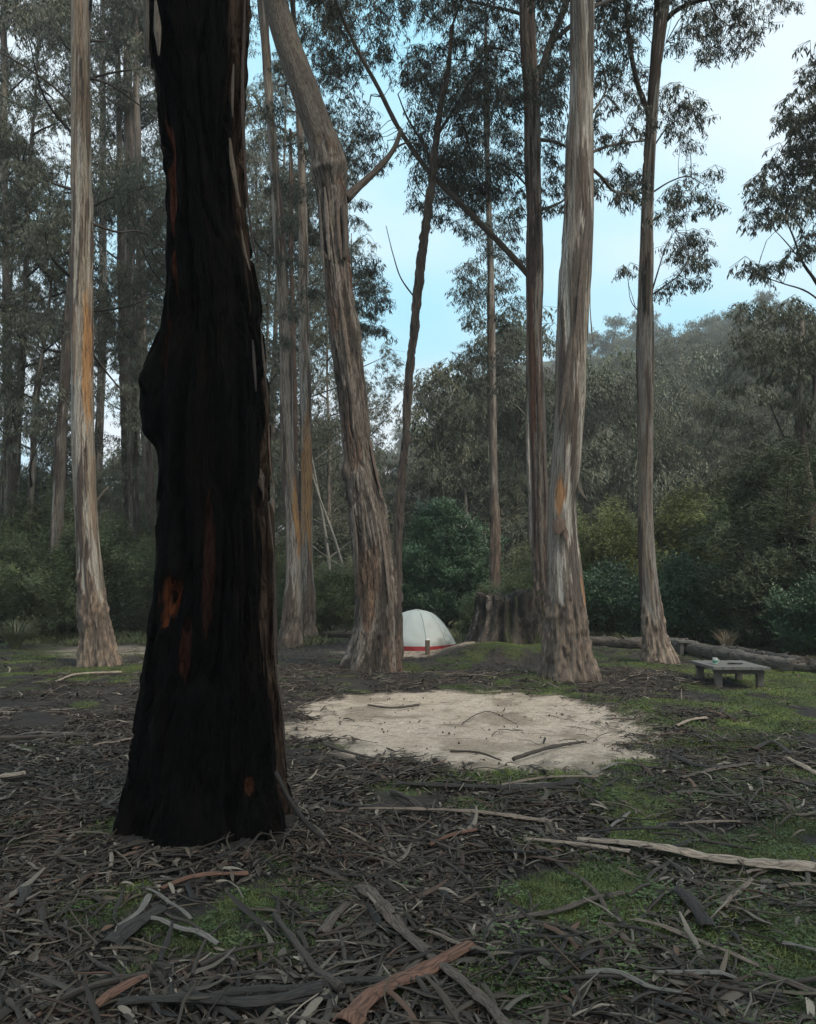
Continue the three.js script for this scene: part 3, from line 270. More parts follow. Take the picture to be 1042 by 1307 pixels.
function gumSpray(seed, leaves = 30, len = 0.13, wid = 0.028, size = 0.3) {
  const R = RNG(seed), P = [], I = [];
  const root = V(0, size * 0.7, 0), tips = [];
  for (let k = 0; k < 5; k++) { const a = R() * 6.283, d = size * (0.5 + 0.6 * R()), tip = V(Math.cos(a) * d, size * (0.55 - 0.9 * R()), Math.sin(a) * d); tips.push(tip); twigPush(P, I, root, tip, 0.004); }
  for (let i = 0; i < leaves; i++) {
    const tip = tips[i % 5], t = 0.35 + 0.7 * R(), b = root.clone().lerp(tip, t); b.y -= 0.1 * size * t * t;
    const a = R() * 6.283, dir = V(Math.cos(a) * (0.25 + 0.5 * R()), -0.55 - 0.6 * R(), Math.sin(a) * (0.25 + 0.5 * R())).normalize(), c = R() * 6.283, side = V(Math.cos(c), 0.2 * (R() - 0.5), Math.sin(c)); side.addScaledVector(dir, -side.dot(dir)).normalize();
    leafPush(P, I, b, dir, side, len * (0.7 + 0.6 * R()), wid * (0.8 + 0.4 * R()), 0.15 * (R() - 0.5));
  }
  return geoOf(P, I);
}
function bushSpray(seed, leaves = 60, len = 0.07, wid = 0.024, size = 0.3, feather = 0) {
  const R = RNG(seed), P = [], I = [], tips = [];
  for (let k = 0; k < 7; k++) { const a = R() * 6.283, e = 0.1 + 1.2 * R(), d = size * (0.7 + 0.5 * R()); const tip = V(Math.cos(a) * Math.cos(e) * d, Math.sin(e) * d, Math.sin(a) * Math.cos(e) * d); tips.push(tip); twigPush(P, I, V(0, 0, 0), tip, 0.003); }
  for (let i = 0; i < leaves; i++) {
    const tip = tips[i % 7], t = 0.2 + 0.85 * R(), b = tip.clone().multiplyScalar(t), a = R() * 6.283;
    const dir = tip.clone().normalize().multiplyScalar(feather ? 0.35 : 0.7).add(V(Math.cos(a), 0.5 * (R() - 0.55), Math.sin(a)).multiplyScalar(0.7)).normalize(), side = dir.clone().cross(R() < 0.4 ? V(0.5 * (R() - 0.5), 1, 0.5 * (R() - 0.5)) : V(R() - 0.5, R() - 0.5, R() - 0.5)).normalize();
    leafPush(P, I, b, dir, side, len * (0.7 + 0.6 * R()), wid * (0.8 + 0.4 * R()), 0.2 * (R() - 0.5));
  }
  return geoOf(P, I);
}
const SPRAY = [gumSpray(1), gumSpray(2), gumSpray(3, 26), gumSpray(4, 34)];
const SPRAY_FAR = [gumSpray(5, 34, 0.1, 0.036, 0.34), gumSpray(6, 34, 0.1, 0.036, 0.34)];
const SPRAY_BUSH = [bushSpray(11, 44, 0.1, 0.036), bushSpray(12, 44, 0.1, 0.036)], SPRAY_WATTLE = [bushSpray(13, 60, 0.11, 0.022, 0.36, 1), bushSpray(14, 60, 0.11, 0.022, 0.36, 1)];
function cluster(geo, n, rad, seed) {   // several sprays of one branch end as one shape
  const R = RNG(seed), out = []; for (let i = 0; i < n; i++) { const g = geo.clone(), s = 0.8 + 0.4 * R(), a = R() * 6.283, e = Math.asin(2 * R() - 1), d = rad * Math.cbrt(R()); g.rotateX((R() - 0.5) * 0.6); g.rotateY(R() * 6.283); g.scale(s, s, s); g.translate(Math.cos(a) * Math.cos(e) * d, Math.sin(e) * d, Math.sin(a) * Math.cos(e) * d); out.push(g); } return mergeGeometries(out);
}
const CLUSTER = SPRAY.map((g, i) => cluster(g, 5, 0.42, 60 + i)), CLUSTER_FAR = SPRAY_FAR.map((g, i) => cluster(g, 6, 0.42, 70 + i)), CLUSTER_BUSH = SPRAY_BUSH.map((g, i) => cluster(g, 4, 0.3, 80 + i)), CLUSTER_WATTLE = SPRAY_WATTLE.map((g, i) => cluster(g, 4, 0.35, 90 + i));
const m4 = new THREE.Matrix4(), qq = new THREE.Quaternion(), ee = new THREE.Euler(), pv = new THREE.Vector3(), sv = new THREE.Vector3();
function crown(parent, clumps, geo, mat, R, { density = 90, scale = 1, flat = 0.8, tint = 0.35, tilt = 0.5, hollow = 0.25, least = 5 } = {}) {
  const list = [];
  for (const [x, y, z, r] of clumps) {
    const n = Math.max(Math.min(least, density * 0.09), Math.round(density * r * r)), tone = 1 + tint * 0.7 * (R() - 0.5);
    for (let i = 0; i < n; i++) {
      let a, b, c, q; do { a = 2 * R() - 1; b = 2 * R() - 1; c = 2 * R() - 1; q = a * a + b * b + c * c; } while (q > 1 || (q < hollow && R() < 0.6));
      list.push([x + a * r, y + b * r * flat, z + c * r, scale * (0.75 + 0.5 * R()), tone * (1 + tint * (R() - 0.5))]);
    }
  }
  const m = stuff('crown', geo, mat, list.length, null, null, parent), col = new THREE.Color();
  list.forEach(([x, y, z, s, t], i) => {
    ee.set(tilt * (R() - 0.5), R() * 6.283, tilt * (R() - 0.5)); m4.compose(pv.set(x, y, z), qq.setFromEuler(ee), sv.set(s, s * (0.85 + 0.3 * R()), s)); m.setMatrixAt(i, m4);
    m.setColorAt(i, col.setRGB(t * (0.92 + 0.16 * R()), t, t * (0.85 + 0.2 * R())));
  });
  return m;
}
// thin twigs that tie each clump to the nearest point of the wood
function twigsTo(parent, clumps, wood, R, mat = M.twig, rad = 0.008, reach = 4) {
  const P = [], I = [];
  for (const [x, y, z, r] of clumps) {
    let best = null, bd = 1e9; for (const w of wood) { const d = Math.hypot(w[0] - x, (w[1] - y) * 0.7 + 0.2, w[2] - z); if (d < bd) { bd = d; best = w; } }
    if (!best || bd > Math.min(reach, 2.6)) continue;
    let a = V(best[0], best[1], best[2]); const b = V(x, y + r * 0.3, z), n = 4;
    for (let k = 1; k <= n; k++) { const t = k / n, p = V(best[0], best[1], best[2]).lerp(b, t).add(V((R() - 0.5) * 0.12 * bd, 0.16 * bd * Math.sin(t * 3.1) + (R() - 0.5) * 0.08 * bd, (R() - 0.5) * 0.12 * bd)); twigPush(P, I, a, p, rad * (1.5 - t) * Math.min(1.6, 0.5 + bd * 0.5)); a = p; }
    for (let k = 0; k < 4; k++) twigPush(P, I, b, V(x + (R() - 0.5) * 1.6 * r, y + (R() - 0.6) * 1.3 * r, z + (R() - 0.5) * 1.6 * r), rad * 0.5);
  }
  if (P.length) { const m = part('twigs', geoOf(P, I), mat, parent); m.userData.kind = 'stuff'; }
}
function woodPoints(paths) { const o = []; for (const p of paths) { const s = spline(p), n = Math.max(4, Math.round(pathLength(p) / 0.3)); for (let i = 0; i <= n; i++) { const [a] = s(i / n); o.push([a.x, a.y, a.z]); } } return o; }

// ---------------------------------------------------------------- bark surfaces
const ridge = (n) => 1 - Math.abs(n);
function patchMask(ps, th, h, seed) {   // painted-by-nature patches: [theta, half angle, h0, h1, colour, sink]
  let best = null, bm = 0;
  for (const p of ps) {
    let dt = Math.abs(th - p[0]); dt = Math.min(dt, 2 * Math.PI - dt); const mid = (p[2] + p[3]) / 2, half = (p[3] - p[2]) / 2;
    const e = 1 - Math.hypot(dt / p[1], (h - mid) / half) + 0.5 * fbm(Math.cos(th) * 7 + seed, h * 0.8, Math.sin(th) * 7, 2) + 0.3 * fbm(Math.cos(th) * 22 + seed, h * 1.6, Math.sin(th) * 22, 2);
    const m = sm(0.1, 0.2, e); if (m > bm) { bm = m; best = p; }
  }
  return [bm, best];
}
function gumSurface(o) {   // smooth gum: streaked skin, ragged sock of old bark at the foot
  const { seed = 1, sock = 2, patches = [], spiral = 0.15, base = [0.24, 0.2, 0.16], tan = [0.2, 0.158, 0.12], pale = [0.34, 0.31, 0.27], dark = [0.085, 0.062, 0.05], old = [0.125, 0.102, 0.084], lump = 0.02, darkness = 0.0 } = o;
  return (th, h, r) => {
    const t2 = th + spiral * h, X = Math.cos(t2) * Math.max(r, 0.1), Z = Math.sin(t2) * Math.max(r, 0.1), s = seed * 13.7;
    const a = fbm(X * 5 + s, h * 0.22, Z * 5, 3), b = fbm(X * 12 + s, h * 0.55, Z * 12 + 5, 3), c2 = fbm(X * 3 + s, h * 0.6, Z * 3 + 9, 2);
    const e3 = fbm(X * 26 + s, h * 0.5, Z * 26 + 3, 2); let c = mixc(base, pale, sm(0.05, 0.13, a)); c = mixc(c, tan, sm(0.06, 0.12, b)); const dk = b * 0.55 + c2 * 0.5 + a * 0.25 + e3 * 0.25; c = mixc(c, dark, sm(0.16 - darkness, 0.21 - darkness, dk)); c = mixc(c, dark, 0.7 * sm(0.32, 0.42, e3));
    let d = lump * c2 + 0.01 * sm(0.06, 0.12, b) + 0.014 * sm(0.16 - darkness, 0.2 - darkness, dk) + 0.004 * e3;
    const [pm, p] = patchMask(patches, th, h, s); if (p) { c = mixc(c, mixc(p[4], [p[4][0] * 0.75, p[4][1] * 0.7, p[4][2] * 0.65], sm(-0.2, 0.4, b)), pm); d -= (p[5] ?? 0.006) * pm; }
    const sockTop = sock * (1 + 0.35 * fbm(Math.cos(th) * 1.4 + s, 0.3, Math.sin(th) * 1.4, 2) + 0.35 * fbm(X * 9, h * 0.3, Z * 9, 2)), k = sm(0, 0.25, sockTop - h);
    if (k > 0) {
      const f1 = vn(X * 13 + s, h * 3.4, Z * 13), f2 = vn(X * 28, h * 9 + s, Z * 28), hole = sm(0.2, 0.34, vn(X * 17 + 4, h * 4 + s, Z * 17));
      const p1 = sm(-0.07, 0.07, vn(X * 15 + s, h * 4.2, Z * 15)), p2 = sm(-0.08, 0.08, vn(X * 33, h * 10 + s, Z * 33)), fleck = sm(0.16, 0.26, vn(X * 30 + 7, h * 7.5 + s, Z * 30 + 2));
      c = mixc(c, mixc(mixc(old, [old[0] * 1.75, old[1] * 1.65, old[2] * 1.55], 0.7 * p1 + 0.3 * sm(-0.2, 0.3, f2)), dark, 0.7 * Math.max(hole * 0.6, fleck)), k); d += k * (0.006 + 0.024 * p1 + 0.014 * p2 + 0.01 * f1 - 0.028 * hole);
    }
    const flare = Math.exp(-Math.max(0, h) / 0.4) * r * 0.13 * Math.cos(5 * th + seed + 0.6 * Math.sin(2 * th));
    return [d + flare, c];
  };
}
function fibreSurface(o) {   // furrowed stringy bark
  const { seed = 1, patches = [], a = [0.17, 0.142, 0.116], b = [0.27, 0.235, 0.2], red = [0.17, 0.115, 0.084], dark = [0.06, 0.048, 0.04], amp = 1, burls = [], top = 1e9, skin = null, butt = 1.6 } = o;
  return (th, h, r) => {
    const X = Math.cos(th) * r, Z = Math.sin(th) * r, s = seed * 9.1, w = 0.25 * vn(X * 2, h * 0.7, Z * 2 + s), k = 1 - sm(top - 0.15, top + 0.15, h + 0.3 * vn(X * 6, 1, Z * 6));
    const r1 = ridge(vn(X * 8 + w * 3 + s, h * 0.75, Z * 8 + w * 3)), r2 = ridge(vn(X * 19 + s, h * 1.6, Z * 19)), n3 = vn(X * 42, h * 5, Z * 42 + s);
    const cut = (q, w) => 1 - sm(0, w, q); let d = amp * k * (0.035 * (r1 - 0.6) - 0.05 * cut(1 - r1, 0.2) - 0.028 * cut(1 - r2, 0.22) + 0.014 * n3) + 0.02 * vn(X * 1.5, h * 0.8, Z * 1.5 + s);
    const f = fbm(X * 14 + s, h * 1.2, Z * 14 + 3, 3), q = fbm(X * 3, h * 0.7 + s, Z * 3, 3);
    let c = mixc(a, b, sm(-0.15, 0.2, f)); c = mixc(c, red, sm(0.05, 0.25, q + 0.4 * f)); c = mixc(c, dark, 0.8 * sm(0.22, 0.36, vn(X * 23 + s, h * 1.1, Z * 23))); c = mixc(c, dark, sm(0.15, 0.45, fbm(X * 7 + 2, h * 0.9 + s, Z * 7, 3) + 0.2 * Math.exp(-Math.max(0, h) / butt)));
    if (skin && k < 1) c = mixc(mixc(skin, [skin[0] * 0.7, skin[1] * 0.68, skin[2] * 0.66], sm(0, 0.3, f)), c, k);
    const [pm, p] = patchMask(patches, th, h, s); if (p) { c = mixc(c, mixc(p[4], [p[4][0] * 0.45, p[4][1] * 0.4, p[4][2] * 0.4], sm(0, 0.35, f)), pm); d -= (p[5] ?? 0.02) * pm; }
    for (const [bt, bw, bh, bs, ba] of burls) { let dt = Math.abs(th - bt); dt = Math.min(dt, 2 * Math.PI - dt); d += ba * Math.exp(-((dt / bw) ** 2) - ((h - bh) / (h < bh ? bs * 0.55 : bs)) ** 2) * (1 + 0.35 * vn(X * 7, h * 7, Z * 7)); }
    d += Math.exp(-Math.max(0, h) / 0.35) * r * 0.12 * Math.cos(6 * th + seed + 0.7 * Math.sin(2 * th));
    return [d, c];
  };
}
function grow(path, up, tipR = 0.05, drift = [0, 0]) { const p = path[path.length - 1], q = path[path.length - 2], l = p[1] - q[1] || 1, kx = (p[0] - q[0]) / l * 0.5, o = [...path]; for (let i = 1; i <= 3; i++) o.push([p[0] + kx * up * i / 3 + drift[0] * i / 3, p[1] + up * i / 3, p[2] + drift[1] * i / 3, p[3] + (tipR - p[3]) * i / 3]); return o; }
function pointOn(path, th, h, out = 0.01) {   // a point on the trunk's skin
  const s = spline(path); let lo = 0, hi = 1; for (let i = 0; i < 24; i++) { const m = (lo + hi) / 2; if (s(m)[0].y < h) lo = m; else hi = m; } const [p, r] = s(lo); return V(p.x + Math.cos(th) * (r + out), h, p.z + Math.sin(th) * (r + out));
}
// strips of loose bark that hang on a trunk: [theta, height, length, half width, lift of the free end, colour, free end at top?]
function looseBark(parent, path, list, seed) {
  list.forEach(([th, h, len, w, lift, c, twist = 0], i) => {
    const pts = []; for (let k = 0; k <= 6; k++) { const t = k / 6, p = pointOn(path, th + twist * t, h - len * t, 0.018 + lift * t * t); pts.push([p.x, p.y, p.z, w * (0.12 + 1.05 * Math.sin(Math.PI * (0.04 + 0.92 * t)))]); }
    part('bark_strip', stripGeo(pts, V(Math.cos(th), 0, Math.sin(th)), 0.7, 0.006, 0.1, seed + i), std({ color: lin(...c), map: T.fibreC, bumpMap: T.fibreB, bumpScale: 0.004 }), parent);
  });
}
function heroTree(name, label, world, opt) {
  const { limbs = [], clumps = [], surface, mat = M.gum, ring = 64, step = 0.06, limbMat = M.limb, leafMat = M.leafNear, spray = SPRAY[0], seed = 1, strips = [], extraUp = 7, topClumps = 14, cr = {}, group, reach = 4 } = opt;
  const b = [world[0][0], 0, world[0][2]], full = shift(grow(world, extraUp, Math.min(0.06, world[world.length - 1][3] * 0.35)), b); full.unshift([full[0][0], full[0][1] - 0.35, full[0][2], full[0][3] * 1.06]);
  const t = thing(name, label, 'tree', group, b), R = RNG(seed * 77 + 5);
  const wood0 = part('trunk', trunkGeo(full, ring, step, surface), mat, t);
  const L = limbs.map((l) => shift(l, b)); L.forEach((l, i) => part('limb', tubeGeo(l, 9, 0.12, 0.14, seed + i), limbMat, t));
  const C = clumps.map((c) => [c[0] - b[0], c[1], c[2] - b[2], c[3]]), top = full[full.length - 1];
  // the part of the crown above the picture
  const up = []; for (let i = 0; i < topClumps; i++) { const a = R() * 6.283, k = 0.6 + 2.6 * R(); up.push([top[0] + Math.cos(a) * k, top[1] - 5.5 * R() + 1, top[2] + Math.sin(a) * k, 0.7 + 0.5 * R()]); }
  const wood = woodPoints([full.filter((p) => p[1] > 3), ...L]);
  twigsTo(t, C, wood, R, M.twig, 0.008, reach); twigsTo(t, up, wood, R, M.twig, 0.02);
  if (C.length + up.length) crown(t, [...C, ...up], spray, leafMat, R, { density: 95, scale: 1, ...cr });
  looseBark(wood0, full, strips, seed * 31);
  return [t, full];
}
// ---------------------------------------------------------------- the trees that stand round the clearing
const HP = Math.PI / 2;
const CH = { a: [0.0042, 0.0039, 0.0037], b: [0.0072, 0.0063, 0.0056], red: [0.007, 0.0053, 0.0045], dark: [0.0032, 0.003, 0.0029] };
const RUST = [0.14, 0.045, 0.018], BROWN = [0.062, 0.042, 0.031], ASH = [0.11, 0.085, 0.07], ORANGE = [0.42, 0.235, 0.1];
heroTree('charred_tree', 'huge blackened gum tree with burl and flared foot in the leaf litter', T_BLACK, {
  surface: fibreSurface({ seed: 3, ...CH, amp: 1.05, burls: [[Math.PI, 0.62, 2.95, 0.42, 0.17], [2.9, 0.35, 2.68, 0.14, 0.08]],
    patches: [[2.1, 0.09, 1.46, 1.64, [0.016, 0.009, 0.007], 0.05], [2.12, 0.24, 1.36, 1.74, RUST, 0.03], [1.75, 0.1, 1.05, 1.4, [0.035, 0.014, 0.01], 0.012], [1.42, 0.09, 1.3, 2.15, [0.03, 0.014, 0.01], 0.012], [2.3, 0.14, 3.6, 4.9, [0.1, 0.035, 0.022], 0.012], [0.0, 0.5, 0.1, 3.2, BROWN, 0], [0.2, 0.6, 3.5, 7.2, BROWN, 0], [0.35, 0.1, 2.1, 2.7, ASH, 0], [2.45, 0.12, 3.0, 3.5, [0.035, 0.016, 0.011], 0], [3.0, 0.3, 1.3, 2.4, [0.04, 0.032, 0.026], 0], [0.75, 0.06, 0.33, 0.43, [0.09, 0.035, 0.018], 0.01], [2.9, 0.3, 4.4, 6.2, [0.05, 0.036, 0.028], 0]] }),
  mat: M.char, ring: 200, step: 0.022, seed: 3, extraUp: 12, topClumps: 40, limbs: [],
  strips: [[2.45, 5.85, 0.5, 0.02, 0.03, [0.16, 0.13, 0.1], 0.08], [2.2, 5.7, 0.42, 0.026, 0.04, [0.2, 0.165, 0.125], -0.06], [2.62, 5.9, 0.6, 0.016, 0.03, [0.12, 0.095, 0.075], 0.05], [0.72, 4.75, 0.5, 0.015, 0.03, [0.14, 0.105, 0.075], -0.1], [0.62, 5.3, 0.4, 0.01, 0.02, [0.12, 0.09, 0.068], 0.06], [0.35, 5.9, 1.2, 0.014, 0.02, [0.07, 0.045, 0.032]], [0.2, 5.2, 1.3, 0.012, 0.02, [0.06, 0.038, 0.028]], [0.55, 4.1, 0.3, 0.008, 0.02, [0.14, 0.11, 0.08]], [0.12, 2.75, 0.42, 0.014, 0.02, [0.15, 0.09, 0.06]], [0.3, 3.4, 0.5, 0.01, 0.02, [0.09, 0.065, 0.05]], [0.6, 3.3, 0.36, 0.01, 0.01, [0.05, 0.04, 0.034]], [0.12, 1.9, 0.8, 0.016, 0.012, [0.07, 0.048, 0.037]], [0.18, 1.5, 0.8, 0.012, 0.02, [0.085, 0.056, 0.042]], [0.1, 1.0, 0.6, 0.016, 0.012, [0.06, 0.042, 0.032]], [0.22, 2.2, 0.4, 0.01, 0.02, [0.11, 0.08, 0.06]]],
});
heroTree('gum_tree', 'straight tan gum tree with an orange stripe, at the scrub by the grass tussock', T_LEFT, {
  surface: gumSurface({ seed: 2, sock: 1.7, base: [0.33, 0.275, 0.21], tan: [0.27, 0.2, 0.14], pale: [0.42, 0.385, 0.33], old: [0.165, 0.13, 0.1], patches: [[0.75, 0.55, 4.9, 8.4, ORANGE, 0.012], [1.0, 0.16, 4.0, 5.0, [0.05, 0.04, 0.032], 0.02], [2.4, 0.6, 2.9, 6.5, [0.33, 0.31, 0.27], 0.01]] }),
  ring: 84, step: 0.045, seed: 2, limbs: L_LEFT, clumps: [], topClumps: 22,
  strips: [[1.1, 4.6, 1.0, 0.02, 0.04, [0.16, 0.11, 0.08]], [1.5, 3.4, 1.1, 0.02, 0.03, [0.2, 0.15, 0.11]], [2.7, 9.35, 0.16, 0.05, 0.05, [0.28, 0.24, 0.2]], [0.6, 12.8, 1.5, 0.02, 0.05, [0.16, 0.12, 0.09]]],
});
heroTree('gum_tree', 'slender grey gum of the close pair, orange low on one side', T_TWIN1, {
  surface: gumSurface({ seed: 4, sock: 1.6, spiral: 0.05, base: [0.29, 0.25, 0.21], patches: [[0.5, 0.75, 2.4, 5.0, ORANGE, 0.012]] }), ring: 52, step: 0.07, seed: 4, topClumps: 22, extraUp: 5,
  strips: [[1.4, 5.3, 1.2, 0.03, 0.04, [0.2, 0.16, 0.12]], [1.8, 2.0, 1.2, 0.05, 0.05, [0.12, 0.09, 0.07]], [2.2, 1.5, 1.0, 0.05, 0.05, [0.14, 0.1, 0.08]]],
});
heroTree('gum_tree', 'slender gum of the close pair with a long orange bare stretch', T_TWIN2, {
  surface: gumSurface({ seed: 5, sock: 1.5, spiral: 0.04, base: [0.28, 0.24, 0.2], patches: [[1.5, 1.7, 2.6, 7.4, [0.4, 0.23, 0.105], 0.01]] }), ring: 48, step: 0.07, seed: 5, topClumps: 20, extraUp: 5,
  strips: [[1.2, 2.4, 1.5, 0.05, 0.05, [0.17, 0.12, 0.09]], [0.6, 1.9, 1.3, 0.05, 0.06, [0.15, 0.11, 0.085]], [2.0, 1.7, 1.2, 0.05, 0.05, [0.12, 0.09, 0.07]]],
});
heroTree('gum_tree', 'thin dark brown sapling gum squeezed behind the close pair', T_TWIN3, { surface: gumSurface({ seed: 6, sock: 20, old: [0.07, 0.045, 0.034] }), ring: 24, step: 0.12, seed: 6, topClumps: 8, extraUp: 5 });
heroTree('leaning_gum_tree', 'thick leaning stringybark tree with collar of torn bark, beside the tent', T_LEAN, {
  surface: fibreSurface({ seed: 7, top: 11.0, skin: [0.19, 0.165, 0.14], butt: 0.8, burls: [[Math.PI, 0.7, 4.0, 0.22, 0.13], [1.2, 1.6, 10.5, 0.35, 0.1], [0.2, 0.8, 6.9, 0.3, 0.04]], patches: [[2.0, 0.35, 0.6, 2.2, [0.24, 0.155, 0.105], 0.02], [1.6, 0.5, 7.0, 10, [0.3, 0.26, 0.22], 0.012], [0.0, 0.5, 7, 10, [0.14, 0.075, 0.05], 0.01]] }),
  mat: M.fibre, ring: 130, step: 0.045, seed: 7, limbs: L_LEAN, clumps: C_LEAN, topClumps: 20, extraUp: 6, reach: 9,
  strips: [[1.9, 10.0, 1.6, 0.04, 0.05, [0.24, 0.2, 0.165]], [1.2, 9.8, 1.4, 0.03, 0.04, [0.16, 0.12, 0.1]], [2.4, 9.9, 2.0, 0.04, 0.06, [0.2, 0.17, 0.14]], [0.7, 9.7, 1.1, 0.03, 0.05, [0.12, 0.08, 0.06]], [1.5, 7.4, 1.2, 0.04, 0.04, [0.18, 0.14, 0.11]], [2.3, 3.3, 1.2, 0.03, 0.04, [0.2, 0.16, 0.13]], [0.6, 4.8, 1.4, 0.03, 0.05, [0.14, 0.1, 0.08]], [1.0, 3.0, 1.6, 0.03, 0.04, [0.2, 0.16, 0.13]]],
});
heroTree('thin_gum_tree', 'thin dark leaning tree rising out from behind the leaning stringybark', T_THIN, {
  surface: gumSurface({ seed: 8, sock: 20, old: [0.075, 0.062, 0.052], lump: 0.012, patches: [[1.0, 0.9, 2.6, 5.4, [0.17, 0.14, 0.115], 0.004]] }), ring: 40, step: 0.07, seed: 8, limbs: L_THIN, clumps: C_THIN, topClumps: 4, extraUp: 1, limbMat: M.limbDark, spray: SPRAY[1],
});
heroTree('forked_gum_tree', 'forked red-brown gum behind the stump with a long diagonal limb', T_FORK, {
  surface: gumSurface({ seed: 9, sock: 2.2, spiral: 0.06, base: [0.22, 0.18, 0.147], tan: [0.18, 0.115, 0.085], pale: [0.31, 0.27, 0.23], darkness: 0.08, patches: [[2.2, 0.5, 5.0, 9.2, [0.15, 0.07, 0.045], 0.006], [2.5, 0.28, 2.5, 6.5, [0.055, 0.035, 0.028], 0.01]] }),
  ring: 64, step: 0.055, seed: 9, limbs: L_FORK, clumps: C_FORK, topClumps: 16, extraUp: 6, spray: SPRAY[2], reach: 5,
  strips: [[2.0, 8.6, 2.2, 0.03, 0.05, [0.14, 0.08, 0.055]], [1.4, 7.5, 2.4, 0.03, 0.05, [0.18, 0.12, 0.09]], [1.0, 5.6, 2.2, 0.03, 0.05, [0.2, 0.15, 0.12]], [2.4, 4.6, 1.6, 0.03, 0.05, [0.07, 0.045, 0.035]], [1.7, 3.2, 1.4, 0.03, 0.04, [0.2, 0.16, 0.13]]],
});
const [bigTree, bigPath] = heroTree('gum_tree', 'big gum tree with swirling streaked bark beside the sandy clearing', T_BIG, {
  surface: gumSurface({ seed: 10, sock: 1.55, spiral: -0.22, base: [0.26, 0.23, 0.195], pale: [0.44, 0.41, 0.365], tan: [0.21, 0.17, 0.135], dark: [0.11, 0.09, 0.074], old: [0.125, 0.1, 0.08], patches: [[1.95, 0.5, 2.95, 3.75, [0.42, 0.22, 0.1], 0.015], [0.5, 0.25, 0.9, 2.1, [0.36, 0.21, 0.11], 0.01], [0.45, 0.35, 2.0, 3.0, [0.4, 0.36, 0.31], 0.012], [0.5, 0.6, 4.6, 8.0, [0.4, 0.375, 0.33], 0.01], [2.5, 0.5, 4.5, 6.4, [0.13, 0.1, 0.082], 0], [1.35, 0.22, 3.6, 5.6, [0.11, 0.085, 0.07], 0], [1.6, 0.6, 8.6, 10.4, [0.14, 0.11, 0.09], 0]] }),
  ring: 140, step: 0.04, seed: 10, limbs: L_BIG, clumps: C_BIG, topClumps: 18, extraUp: 7, spray: SPRAY[3], reach: 6,
  strips: [[2.0, 2.95, 0.34, 0.1, 0.1, [0.14, 0.095, 0.07]], [1.6, 2.75, 0.26, 0.06, 0.12, [0.12, 0.085, 0.065]], [0.55, 3.6, 0.36, 0.07, 0.2, [0.085, 0.07, 0.058]], [1.1, 9.0, 2.6, 0.035, 0.05, [0.13, 0.1, 0.085], 0.5], [0.4, 7.3, 1.2, 0.03, 0.12, [0.12, 0.09, 0.075]], [1.8, 6.5, 1.8, 0.04, 0.05, [0.14, 0.11, 0.09], 0.5], [2.4, 10.8, 2.0, 0.04, 0.06, [0.15, 0.12, 0.1], 0.3]],
});
heroTree('gum_tree', 'slim straight grey gum between the log and the low timber table', T_SLIM, {
  surface: gumSurface({ seed: 12, sock: 1.2, spiral: 0.03, base: [0.235, 0.212, 0.187], pale: [0.32, 0.3, 0.265], old: [0.2, 0.165, 0.135], patches: [[0.2, 0.5, 5.5, 7.2, [0.27, 0.2, 0.14], 0.006], [1.8, 0.8, 7.6, 9.4, [0.05, 0.042, 0.037], 0], [1.2, 0.6, 10.3, 12, [0.06, 0.05, 0.043], 0]] }),
  ring: 72, step: 0.05, seed: 12, limbs: L_SLIM, clumps: C_SLIM, topClumps: 14, extraUp: 5, limbMat: M.limbDark,
  strips: [[1.7, 9.2, 1.4, 0.03, 0.05, [0.07, 0.055, 0.045]], [1.2, 6.4, 1.0, 0.02, 0.04, [0.16, 0.13, 0.11]]],
});
heroTree('gum_tree', 'thin leafy gum with tufted foliage clumps behind the dark bush', T_MID, {
  surface: gumSurface({ seed: 13, sock: 5, base: [0.15, 0.125, 0.105], old: [0.1, 0.075, 0.06] }), ring: 30, step: 0.14, seed: 13, clumps: C_MID, topClumps: 8, extraUp: 3, spray: SPRAY[1], cr: { density: 62, scale: 1.15 },
});
heroTree('gum_tree', 'pale barked gum with fibrous foot at the grassy edge of the scrub', T_BACK1, { surface: gumSurface({ seed: 14, sock: 4, base: [0.16, 0.135, 0.11], old: [0.13, 0.1, 0.08] }), ring: 30, step: 0.14, seed: 14, topClumps: 20, extraUp: 2, cr: { density: 50, scale: 1.3 } });
heroTree('gum_tree', 'leaning gum with a broken dead limb beside the blackened burl', T_BACK2, { surface: gumSurface({ seed: 15, sock: 6, base: [0.18, 0.155, 0.13] }), ring: 30, step: 0.14, seed: 15, topClumps: 16, extraUp: 4, cr: { density: 50, scale: 1.3 } });
heroTree('gum_tree', 'pale white gum half hidden behind the tan gum with orange stripe', T_BACK3, { surface: gumSurface({ seed: 16, sock: 1, base: [0.36, 0.33, 0.29], pale: [0.45, 0.42, 0.38], tan: [0.25, 0.2, 0.16] }), ring: 26, step: 0.16, seed: 16, topClumps: 20, extraUp: 3, cr: { density: 50, scale: 1.3 } });
heroTree('gum_tree', 'grey gum with pale lower trunk rising out of the ferny scrub', T_BACK4, { surface: gumSurface({ seed: 17, sock: 1, base: [0.22, 0.195, 0.165] }), ring: 26, step: 0.16, seed: 17, topClumps: 20, extraUp: 3, cr: { density: 50, scale: 1.3 } });
heroTree('gum_tree', 'thin dark gum standing close behind the pale barked one', T_BACK5, { surface: gumSurface({ seed: 18, sock: 20, old: [0.08, 0.065, 0.055] }), ring: 22, step: 0.16, seed: 18, topClumps: 16, extraUp: 3, cr: { density: 50, scale: 1.3 } });

